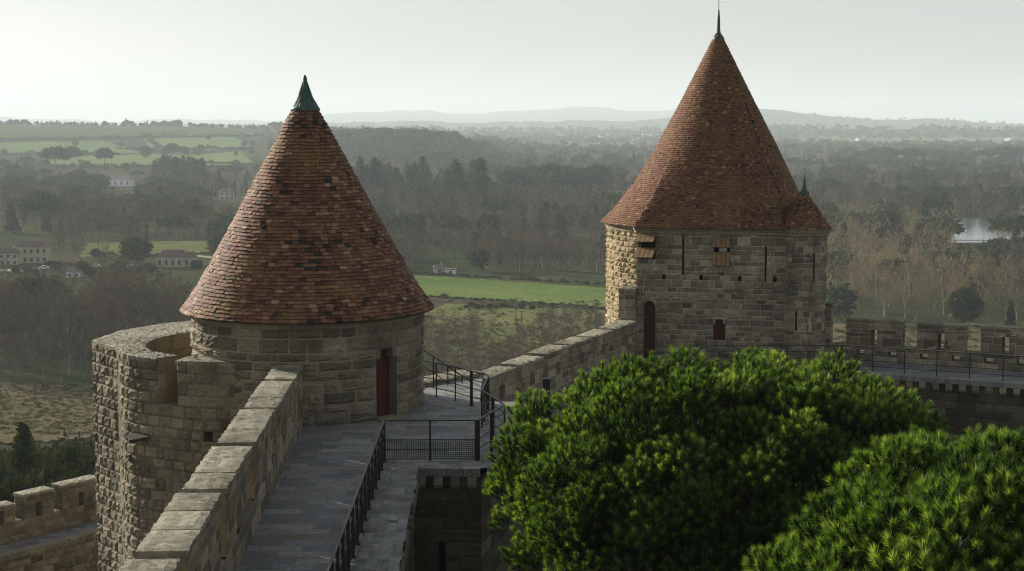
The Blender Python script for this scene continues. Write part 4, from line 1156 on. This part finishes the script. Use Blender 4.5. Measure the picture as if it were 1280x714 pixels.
# cornice
outl = list(arc_cw[::-1])[:-1]+turret   # anticlockwise? round wall, then front, then turret
full = arc_cw[::-1][:-1]+[tuple(c1)]+turret[:-1]
def offset_poly(P, o):
    P = [np.array(p) for p in P]; n = len(P); out = []
    for i in range(n):
        d0 = P[i]-P[i-1]; d1_ = P[(i+1) % n]-P[i]
        m_ = np.zeros(2)
        for d in (d0, d1_):
            l = np.linalg.norm(d)
            if l > 1e-6: m_ += np.array([d[1], -d[0]])/l
        m_ /= np.linalg.norm(m_)+1e-9; out.append(P[i]+m_*o)
    return out
mb = MB(); o0, o1, o2, o3 = [offset_poly(full, k) for k in (-.05, .08, .14, .2)]; n = len(full)
for i in range(n):
    j = (i+1) % n
    for A_, za, B_, zb in ((o0,3.70,o1,3.72),(o1,3.72,o1,3.82),(o1,3.82,o2,3.84),(o2,3.84,o3,3.97),(o3,3.97,o0,3.99)):
        mb.quad((*A_[i],za),(*A_[j],za),(*B_[j],zb),(*B_[i],zb), .7)
mb.build('cornice', M['grey_stone'], t2)
# main roof: D outline, the turret roof joins it at lower right
apx = np.array([9.42, 70.2]); rr_ = math.atan2(66.3-FY, 12.9-FX)
mo = circle(FX, FY, FR+.22, 64, rr_, a_start+2*math.pi-.02, True)
mo = [(p[0] if p[0] < FX else FX+(p[0]-FX)*.84, p[1]) for p in mo]+[tuple(c1+nf*.24-df*.1), tuple(c1*.75+cr*.25+nf*.3), tuple((c1+cr)/2+nf*.32), tuple(c1*.25+cr*.75+nf*.3), tuple(cr+nf*.24-df*.05)]
fl2 = lambda t: (1-t)*.975+.020*t+.045*math.exp(-t*12)-.015*math.sin(math.pi*min(1,t))
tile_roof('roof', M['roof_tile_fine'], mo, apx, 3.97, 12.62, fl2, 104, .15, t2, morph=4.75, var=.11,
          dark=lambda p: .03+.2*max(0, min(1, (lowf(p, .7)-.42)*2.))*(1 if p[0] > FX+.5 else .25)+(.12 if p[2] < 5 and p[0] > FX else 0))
to = [tuple(p) for p in offset_poly(turret[1:-1]+[(13.2,67.8),(11.6,67.6)], .18)]
tile_roof('turret_roof', M['roof_tile_fine'], to, (12.74, 66.3), 3.97, 5.60, lambda t: (1-t)+.05*t, 21, .155, t2, dark=lambda p: .1)
mb = MB(); revolve(mb, apx[0], apx[1], [(.26,12.3),(.27,12.4),(.21,12.46),(.15,12.52),(.11,12.6),(.085,12.75),(.07,13.2),(.035,13.65),(.0,13.7)], 16)
mb.build('finial', M['copper'], t2, smooth=True)
mb = MB(); mb.tube([(apx[0],apx[1],13.6),(apx[0],apx[1],15.2)], [.018,.012], 6); mb.build('lightning_rod', M['iron'], t2)
mb = MB(); revolve(mb, 12.74, 66.3, [(.22,5.44),(.23,5.52),(.15,5.60),(.08,5.72),(.05,6.0),(.0,6.34)], 12); mb.build('turret_finial', M['copper'], t2, smooth=True)
# doors
mb = MB(); u0_, u1_ = uf(804.5), uf(819.5); zs, ztp = zf(390), zf(378.5); uc = (u0_+u1_)/2
AR = [(u0_, z0f), (u1_, z0f)]; nA = 8
prof_a = [(u0_, zs)]+[(uc-(uc-u0_)*math.cos(R(90*k/nA))**.8 if k < nA else uc, zs+(ztp-zs)*math.sin(R(90*k/nA))) for k in range(1, nA+1)]
prof_a += [(2*uc-a_, b_) for a_, b_ in prof_a[-2::-1]]
mb.add([Sf(a_, b_, -.35) for a_, b_ in [(u0_, z0f)]+[(u1_, z0f)]+prof_a[::-1]], [tuple(range(2+len(prof_a)))], .5)
mb.build('arched_door', M['red_wood'], t2)
mb = MB()
zz = zf(386); zR = rows_top = zz
ring = [(a_, b_) for a_, b_ in prof_a]; o_u = .14
outer_r = [(uc+(a_-uc)*1.48, zs+(b_-zs)*1.5) for a_, b_ in ring]
for k in range(len(ring)-1):
    mb.quad(Sf(*outer_r[k],.03), Sf(*outer_r[k+1],.03), Sf(*ring[k+1],.03), Sf(*ring[k],.03), random.uniform(.4,.9))
    mb.quad(Sf(*ring[k],.03), Sf(*ring[k+1],.03), Sf(*ring[k+1],-.36), Sf(*ring[k],-.36), .5)
mb.build('door_arch', M['grey_stone'], t2)
mb = MB(); a_, b_ = uf(892), uf(907.5); mb.quad(Sf(a_,zf(425.5),-.25), Sf(b_,zf(425.5),-.25), Sf(b_,zf(398.5),-.25), Sf(a_,zf(398.5),-.25), .5)
for k in (.33, .66): mb.bar(Sf(a_+(b_-a_)*k,zf(425),-.24), Sf(a_+(b_-a_)*k,zf(399),-.24), .02, tone=.1)
mb.build('door', M['red_wood'], t2)
mb = MB()
for sg, e in ((1, a_), (-1, b_)): mb.box(Sf(e+sg*.05, zf(401.5), -.05), (.06,.12,.10), .6, 0, ([df[0],df[1],0],[nf[0],nf[1],0],[0,0,1]))
A3_ = ([df[0],df[1],0],[nf[0],nf[1],0],[0,0,1])
mb.box(Sf((a_+b_)/2, zf(397.3), .02), ((b_-a_)*.68,.04,.05), .9, 0, A3_); mb.build('door_frame', M['grey_stone'], t2)
# shutters: flaps hinged at the top and propped outwards
def flap(ua, ub, za, zb, out):
    mb = MB(); k = 4
    for i in range(k):
        a0, a1 = ua+(ub-ua)*i/k+.01, ua+(ub-ua)*(i+1)/k-.01; t = random.uniform(.3,.8)
        P = [Sf(a0,zb,.05), Sf(a1,zb,.05), Sf(a1,za,.05+out), Sf(a0,za,.05+out)]; Q = [p-np.array([nf[0],nf[1],0])*.04-np.array([0,0,.02]) for p in P]
        mb.add(P+Q, [(3,2,1,0),(4,5,6,7),(0,1,5,4),(2,3,7,6),(0,4,7,3),(1,2,6,5)], t)
    o = mb.build('shutter', M['brown_wood'], t2)
    mb = MB(); mb.bar(Sf(ua-.12,zb,.05), Sf(ub+.12,zb,.05), .05); mb.build('hinge_bar', M['iron'], o)
uL, uR_ = uf(797), uf(819)
flap(uL-.0, uR_+.04, zf(301.5), zf(292.5), .95); flap(uL-.05, uR_+.02, zf(321), zf(311), 1.05)
uL, uR_ = uf(890), uf(912)
flap(uL, uR_, zf(308.5), zf(296), .15); flap(uL, uR_, zf(331.5), zf(315), .12)
mb = MB(); mb.quad(Sf(uf(898),zf(314.3),.02), Sf(uf(908),zf(314.3),.02), Sf(uf(908),zf(309.3),.02), Sf(uf(898),zf(309.3),.02))
mb.build('window_panel', M['grey_panel'], t2)
# stub walls either side
mb = MB(); root = empty('stub_wall', (4.9, 66.3, -2), 'tall narrow wall stub standing where the parapet meets the far tower', 'wall')
wall_box(mb, (4.72, 66.75), (5.42, 66.55), -2, 1.26, 1.3, .26, .45, .02, .015, 3, side=1); mb.build('wall', [M['grey_stone'], M['coping_stone']], root)
mb = MB(); root = empty('stub_wall', (13.8, 67, -2), 'dark wall stub rising against the right side of the far tower', 'wall')
wall_box(mb, (13.55, 67.25), (14.2, 67.05), -2, .5, .8, .26, .45, .02, .015, 3, side=1); mb.build('wall', [M['grey_stone'], M['coping_stone']], root)

# ------------------------------------------------------------------ railings
def railing(name, label, pts, z0s, h=1.06, posts=None, mids=(.55,), mesh=None, thick=(), post_w=.04, bal=None, top_w=.05, skip=None):
    """pts: xy corners, z0s: floor height at each corner; posts: list of spacing per span"""
    root = empty(name, (pts[0][0], pts[0][1], z0s[0]), label, 'railing')
    Q = [np.array([p[0], p[1], z]) for p, z in zip(pts, z0s)]; mb = MB()
    for a, b in zip(Q, Q[1:]): mb.bar(a+[0,0,h], b+[0,0,h], top_w, .03)
    mb.build('top_rail', M['iron'], root)
    for m_ in mids:
        mb = MB()
        for a, b in zip(Q, Q[1:]): mb.bar(a+[0,0,h*m_], b+[0,0,h*m_], .022)
        mb.build('mid_rail', M['iron'], root)
    seen = []
    for i, (a, b) in enumerate(zip(Q, Q[1:])):
        L = np.linalg.norm(b-a); k = max(1, round(L/(posts[i] if posts else 1.5)))
        for j in range(k+1):
            p = a+(b-a)*j/k
            if any(np.linalg.norm(p-s) < .05 for s in seen): continue
            seen.append(p); mb = MB(); w = .09 if (i, j) in thick else post_w
            mb.box(p+[0,0,h/2], (w/2, w/2, h/2+.0)); mb.box(p+[0,0,.012], (w*.9, w*.9, .012)); mb.build('post', M['iron'], root)
        if bal:
            mb = MB(); n_ = int(L/bal)
            for j in range(n_): p = a+(b-a)*(j+.5)/n_; mb.box(p+[0,0,h*.52], (.011,.011,h*.46))
            mb.build('balusters', M['iron'], root)
    if mesh:
        mb = MB()
        for i, (a, b) in enumerate(zip(Q, Q[1:])):
            if i not in mesh: continue
            L = np.linalg.norm(b-a); n_ = int(L/.055)
            for j in range(n_): p = a+(b-a)*(j+.5)/n_; mb.bar(p+[0,0,.07], p+[0,0,h*.5], .014)
            for k in range(10): z = .07+(h*.5-.07)*k/9; mb.bar(a+[0,0,z], b+[0,0,z], .012)
        mb.build('mesh_panel', M['iron'], root)
    return root
railing('railing', 'black iron railing with mesh panels running along the near walkway edge', [(-3.05,19),(-3.24,37.9)], [0,0], posts=[.95], mids=(.5,.08,.78), mesh=[0], post_w=.065)
railing('railing', 'black iron railing crossing in front of the dark courtyard with low mesh panel', [(-3.24,37.95),(-.92,38.0)], [0,0], posts=[1.16], mids=(.53,.30,.06), mesh=[0], post_w=.045)
railing('railing', 'black iron railing around the stair head corner of the terrace', [(-.86,38.0),(-.2,40.1),(-.85,42.3),(-.70,44.8)], [0,0,0,0], posts=[1.1,1.2,.8], mids=(.3,.55,.8), thick=((0,0),(0,1),(1,1),(2,0)), post_w=.05)
railing('railing', 'black iron railing along the back of the terrace beside the near tower', [(-.72,44.9),(-1.75,46.4),(-3.0,47.9)], [0,0,0], posts=[.8,.8], mids=(.25,.5,.75), thick=((0,1),), post_w=.04)
sr = railing('stair_railing', 'sloping black handrail dropping behind the terrace railing', [(-3.0,48.3),(-1.2,50.0)], [.35,-1.2], posts=[.7], mids=(.5,), post_w=.04)
R2 = [(.15,49.6),(1.55,53.1),(6.0,64.2)]
railing('railing', 'long black railing with thin bars along the walk to the far tower', R2, [-2,-2,-2], posts=[.95,.62], mids=(.12,), post_w=.03)
railing('railing', 'black railing passing in front of the far tower and turning to the right wall', [(6.0,64.25),(9.5,64.35),(14.1,64.5)], [-2,-2,-2], posts=[1.2,1.2], mids=(.5,.25,.75), post_w=.03)
rgt = railing('railing', 'black railing of horizontal bars along the walk below the square merlons', [(14.15,64.55),(31,56.5)], [-2,-2], posts=[1.35], mids=(.22,.44,.66), thick=((0,0),), post_w=.035)
c = at_y(683, 492, 53.4); root = empty('lamp_housing', (c[0], c[1], -2), 'square dark metal light box on the railing of the lower walk', 'lamp')
mb = MB(); mb.box((c[0], c[1], -1.25), (.13,.13,.73)); mb.build('housing', M['iron'], root)
mb = MB(); mb.box((c[0], c[1], -.50), (.15,.15,.02)); mb.build('cap', M['iron'], root)

# ------------------------------------------------------------------ lower outer wall at the left
a_ = at_y(-80, 648, 54.5)[:2]; b_ = at_y(118, 600, 61.5)[:2]; zL = float(at_y(118, 600, 61.5)[2])
a_ = at_z(-80, 645, zL)[:2]; b_ = at_z(125, 598, zL)[:2]
LL = math.dist(a_, b_); uu = lambda px: np.interp(px, [project(*(a_+(b_-a_)*t), zL)[0] for t in np.linspace(0,1,50)], np.linspace(0,LL,50))
crenel_wall('outer_wall', 'low crenellated brown outer wall far below at the lower left', a_, b_, zL, zL-1.75, zL-.95, .65, [float(uu(-24)), float(uu(24)), float(uu(72))], .42, 'wall_stone', 'coping_stone', (zL-1.1, zL-.4), slit_w=.12, slit_in=.28, ch=.26, bw=.45, zfoot=zL-6, boss=.02, rough=.02, jamb='wall_stone', tops=[-.25,-.22,.02,.05])
dd = (np.array(b_)-np.array(a_))/LL; nn_ = np.array([dd[1], -dd[0]])
A1 = np.array(a_)-dd*2; B1 = np.array(b_)+dd*1.0; 
mb = MB(); wl = [(*A1, zL-1.75), (*B1, zL-1.75), (*(B1+nn_*1.35), zL-1.75), (*(A1+nn_*1.35), zL-1.75)]
mb.add([wl[3], wl[2], wl[1], wl[0]], [(0,1,2,3)]); tag(mb.build('outer_walk', M['flagstone']), 'narrow wall walk behind the lower outer wall', kind='structure')
mb = MB(); root = empty('outer_bank', (A1[0], A1[1], zL-5), 'brown stone inner face carrying the lower outer wall walk', 'wall')
S_ = poly_S([A1+nn_*1.35, B1+nn_*1.35]); patch(mb, S_[0], 0, S_[1], zL-7, zL-1.78, .28, .4, boss=.04, rough=.03, n=3); mb.build('wall', M['wall_stone'], root)
mb = MB(); edge_slab(mb, A1+nn_*1.35, B1+nn_*1.35, zL-1.74, over=.08, w=.35); mb.build('kerb', M['coping_stone'], root)

# ------------------------------------------------------------------ the two umbrella pines in the court
def tuft_geo(rs, n=110, L=.22, nl=.13, w=.008):
    """one shoot: a brush of needles swept up round a short stem"""
    T = []; tn = []
    for i in range(n):
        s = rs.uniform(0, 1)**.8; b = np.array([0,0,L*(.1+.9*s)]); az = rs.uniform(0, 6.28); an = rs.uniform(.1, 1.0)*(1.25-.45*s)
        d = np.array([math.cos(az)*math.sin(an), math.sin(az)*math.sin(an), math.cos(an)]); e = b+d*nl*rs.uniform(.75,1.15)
        sd = np.cross(d, rs.normal(size=3)); sd /= np.linalg.norm(sd); T.append((b-sd*w*.5, b+sd*w*.5, e)); tn.append(np.clip(.15+.55*s+rs.normal()*.15, 0, 1))  # tone darkens towards the stem, shade inside the tuft put into the colour
    for i in range(3):
        a = i*2.1; T.append(((.010*math.cos(a), .010*math.sin(a), -.15), (.010*math.cos(a+2.1), .010*math.sin(a+2.1), -.15), (0,0,L))); tn.append(.05)
    return np.array(T), np.array(tn)
def rot_to(d, spin):
    d = d/np.linalg.norm(d); a = perp(d); b = np.cross(d, a); c, s = math.cos(spin), math.sin(spin)
    return np.stack([a*c+b*s, -a*s+b*c, d], 0)
def stone_pine(label, C, rx, ry, up, dn, trunk_xy, seed, nspray, scale=1., nt_n=110, sr=.42):
    rs = np.random.RandomState(seed); tem = [tuft_geo(rs, nt_n, .15*scale, .105*scale, .0085*scale**.5) for _ in range(6)]
    C = np.array(C, float); root = empty('stone_pine', (trunk_xy[0], trunk_xy[1], -12.6), label, 'tree')
    out = []; tones = []; wood = MB()
    base = np.array([trunk_xy[0], trunk_xy[1], -12.6]); fork = C+np.array([0,0,-dn*.8])
    wood.tube([base, base*.6+fork*.4+[.2,.1,0], fork], [.38,.30,.24], 10); wood.build('trunk', M['bark'], root)
    limbs = MB(); hubs = []
    for k in range(22):
        a = k*2.4; t = math.sqrt((k+.5)/22); h = C+np.array([rx*.68*t*math.cos(a), ry*.68*t*math.sin(a), up*.45*(1-t*t)-.2]); hubs.append(h)
        limbs.tube([fork, (fork+h)/2+np.array([0,0,-.35*t]), h], [.13,.09,.05], 6)
    # big boughs give the crown its large lobes; sprays sit on the boughs, shoots on the sprays
    boughs = []
    for k in range(105):
        z = 1-(k+.5)/105*1.55; az = k*2.39996+rs.uniform(-.12,.12); q = math.sqrt(max(0, 1-z*z)); boughs.append((np.array([q*math.cos(az), q*math.sin(az), z]), rs.uniform(-.10,.015)))
    for k in range(nspray):
        z = 1-(k+.5)/nspray*1.55; az = k*2.39996+rs.uniform(-.12,.12); q = math.sqrt(max(0, 1-z*z))
        nrm = np.array([q*math.cos(az), q*math.sin(az), z]); up_ = up if z > 0 else dn
        bi = max(boughs, key=lambda b: float(np.dot(nrm, b[0]))); near = float(np.dot(nrm, bi[0])); lobe = (near-.992)*13
        nrm = nrm*.6+bi[0]*.4; nrm /= np.linalg.norm(nrm)
        lump = 1+np.clip(lobe, -.16, .10)+bi[1]+rs.uniform(-.10,.02)
        P = C+np.array([nrm[0]*rx, nrm[1]*ry, nrm[2]*up_])*lump
        N_ = np.array([nrm[0]/rx, nrm[1]/ry, nrm[2]/up_]); N_ /= np.linalg.norm(N_)
        D = N_*.8+np.array([0,0,.7]); D /= np.linalg.norm(D)
        R0 = rot_to(D, rs.uniform(0,6.28)); rad = sr*scale*rs.uniform(.7, 1.3); cen = P-D*rad*.9; m = int(20*(rad/(sr*scale))**1.7)+3
        hb = min(hubs, key=lambda h: np.linalg.norm(h-cen)); limbs.tube([hb, (hb+cen)/2-np.array([0,0,.12]), cen], [.04,.028,.016], 5)
        br = rs.normal()*.12
        for i in range(m):
            t = math.sqrt((i+.5)/m)*1.15; a = i*2.4; ld = np.array([math.sin(t)*math.cos(a), math.sin(t)*math.sin(a), math.cos(t)]) @ R0
            pos = cen+ld*rad*rs.uniform(.65, 1.05)-np.array([0,0,.1]); ax = ld*.75+np.array([0,0,.6])+rs.normal(size=3)*.08
            T, tn = tem[rs.randint(6)]; Rm = rot_to(ax, rs.uniform(0,6.28)); s = rs.uniform(.8, 1.2)
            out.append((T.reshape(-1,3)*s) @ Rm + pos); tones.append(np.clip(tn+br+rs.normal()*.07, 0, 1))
            if i % 4 == 0: limbs.tube([cen, pos], [.014,.008], 3)
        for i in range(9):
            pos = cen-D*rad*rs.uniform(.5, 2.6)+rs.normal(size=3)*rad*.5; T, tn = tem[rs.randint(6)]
            out.append((T.reshape(-1,3)*1.2) @ rot_to(D+rs.normal(size=3)*.6, rs.uniform(0,6)) + pos); tones.append(tn*.4)  # inner shoots toned darker, crown shade put into their colour
    T = np.concatenate(out).reshape(-1,3,3); print('pine tris', len(T))
    limbs.build('limbs', M['bark'], root)
    o = link('crown', tri_mesh('crown', T, np.concatenate(tones), M['needle']), root); return root
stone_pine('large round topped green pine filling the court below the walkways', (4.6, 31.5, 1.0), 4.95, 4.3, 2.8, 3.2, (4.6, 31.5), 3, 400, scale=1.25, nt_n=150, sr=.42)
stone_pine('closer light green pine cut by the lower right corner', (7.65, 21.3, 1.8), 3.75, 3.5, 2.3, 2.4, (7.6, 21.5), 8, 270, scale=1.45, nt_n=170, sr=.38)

# ------------------------------------------------------------------ light, air, camera
SUN_EL, SUN_AZ = R(18), R(51)          # azimuth measured from the view direction (+Y) towards -X
sd = np.array([-math.sin(SUN_AZ)*math.cos(SUN_EL), math.cos(SUN_AZ)*math.cos(SUN_EL), math.sin(SUN_EL)])
sl = bpy.data.lights.new('sun', 'SUN'); sl.energy = 5.; sl.angle = R(.53); sl.color = (1., .91, .77)
so = bpy.data.objects.new('sun', sl); COL.objects.link(so)
from mathutils import Vector
so.rotation_euler = Vector(sd.tolist()).to_track_quat('Z', 'Y').to_euler()
w = bpy.data.worlds.new('World'); scene.world = w; w.use_nodes = True; nt = w.node_tree
bg = nt.nodes['Background']; sk = nt.nodes.new('ShaderNodeTexSky'); sk.sky_type = 'NISHITA'; sk.sun_disc = False
sk.sun_elevation = SUN_EL; sk.sun_rotation = -SUN_AZ      # rotation 0 = +Y, positive clockwise seen from above
sk.air_density = 1.; sk.dust_density = 1.0; sk.ozone_density = 1.; sk.altitude = 150
hs_ = nt.nodes.new('ShaderNodeHueSaturation'); hs_.inputs['Saturation'].default_value = .35
nt.links.new(sk.outputs[0], hs_.inputs['Color']); 
tcw = nt.nodes.new('ShaderNodeTexCoord'); mpw = nt.nodes.new('ShaderNodeMapping'); mpw.inputs['Scale'].default_value = (1,1,5); nt.links.new(tcw.outputs['Generated'], mpw.inputs[0])
cl = ramp(nt, noise(nt, mpw.outputs[0], 2.6, 6, .6), [(.3,.93),(.7,1.06)]); gm = nt.nodes.new('ShaderNodeGamma'); gm.inputs['Gamma'].default_value = .6; nt.links.new(hs_.outputs[0], gm.inputs[0]); skc = mix(nt, 1., gm.outputs[0], cl, 'MULTIPLY'); nt.links.new(skc, bg.inputs[0]); bg.inputs[1].default_value = .12
# air
mb = MB(); hx, hy, z0_, z1_ = 27000, 27000, -60., 330.
mb.box((0,0,(z0_+z1_)/2), (hx,hy,(z1_-z0_)/2))
hm = bpy.data.materials.new('haze_air'); hm.use_nodes = True; hn = hm.node_tree; hn.nodes.remove(hn.nodes['Principled BSDF'])
pv = hn.nodes.new('ShaderNodeVolumePrincipled'); pv.inputs['Color'].default_value = (.82,.93,1,1); pv.inputs['Density'].default_value = 1.15e-4; pv.inputs['Anisotropy'].default_value = .12
hn.links.new(pv.outputs[0], hn.nodes['Material Output'].inputs['Volume'])
tag(mb.build('haze', hm), 'pale winter haze over the plain', kind='stuff')
cd = bpy.data.cameras.new('camera'); co = bpy.data.objects.new('camera', cd); COL.objects.link(co)
cd.sensor_fit = 'HORIZONTAL'; cd.sensor_width = 36; cd.lens = 36*FOC/1280; cd.clip_start = .5; cd.clip_end = 60000
co.location = (0,0,CAMZ); co.rotation_euler = (R(90)-PITCH, 0, 0); scene.camera = co
vs = scene.view_settings; vs.view_transform = 'Standard'; vs.look = 'None'; vs.exposure = .84; vs.gamma = 1.; vs.use_curve_mapping = False
cy = scene.cycles; cy.max_bounces = 6; cy.diffuse_bounces = 3; cy.glossy_bounces = 2; cy.transmission_bounces = 3; cy.transparent_max_bounces = 8; cy.volume_bounces = 1
cy.use_denoising = True; cy.use_adaptive_sampling = True; cy.adaptive_threshold = .01; cy.filter_width = 1.15; cy.sample_clamp_indirect = 4
try: cy.denoiser = 'OPENIMAGEDENOISE'; cy.denoising_prefilter = 'NONE'
except Exception: pass
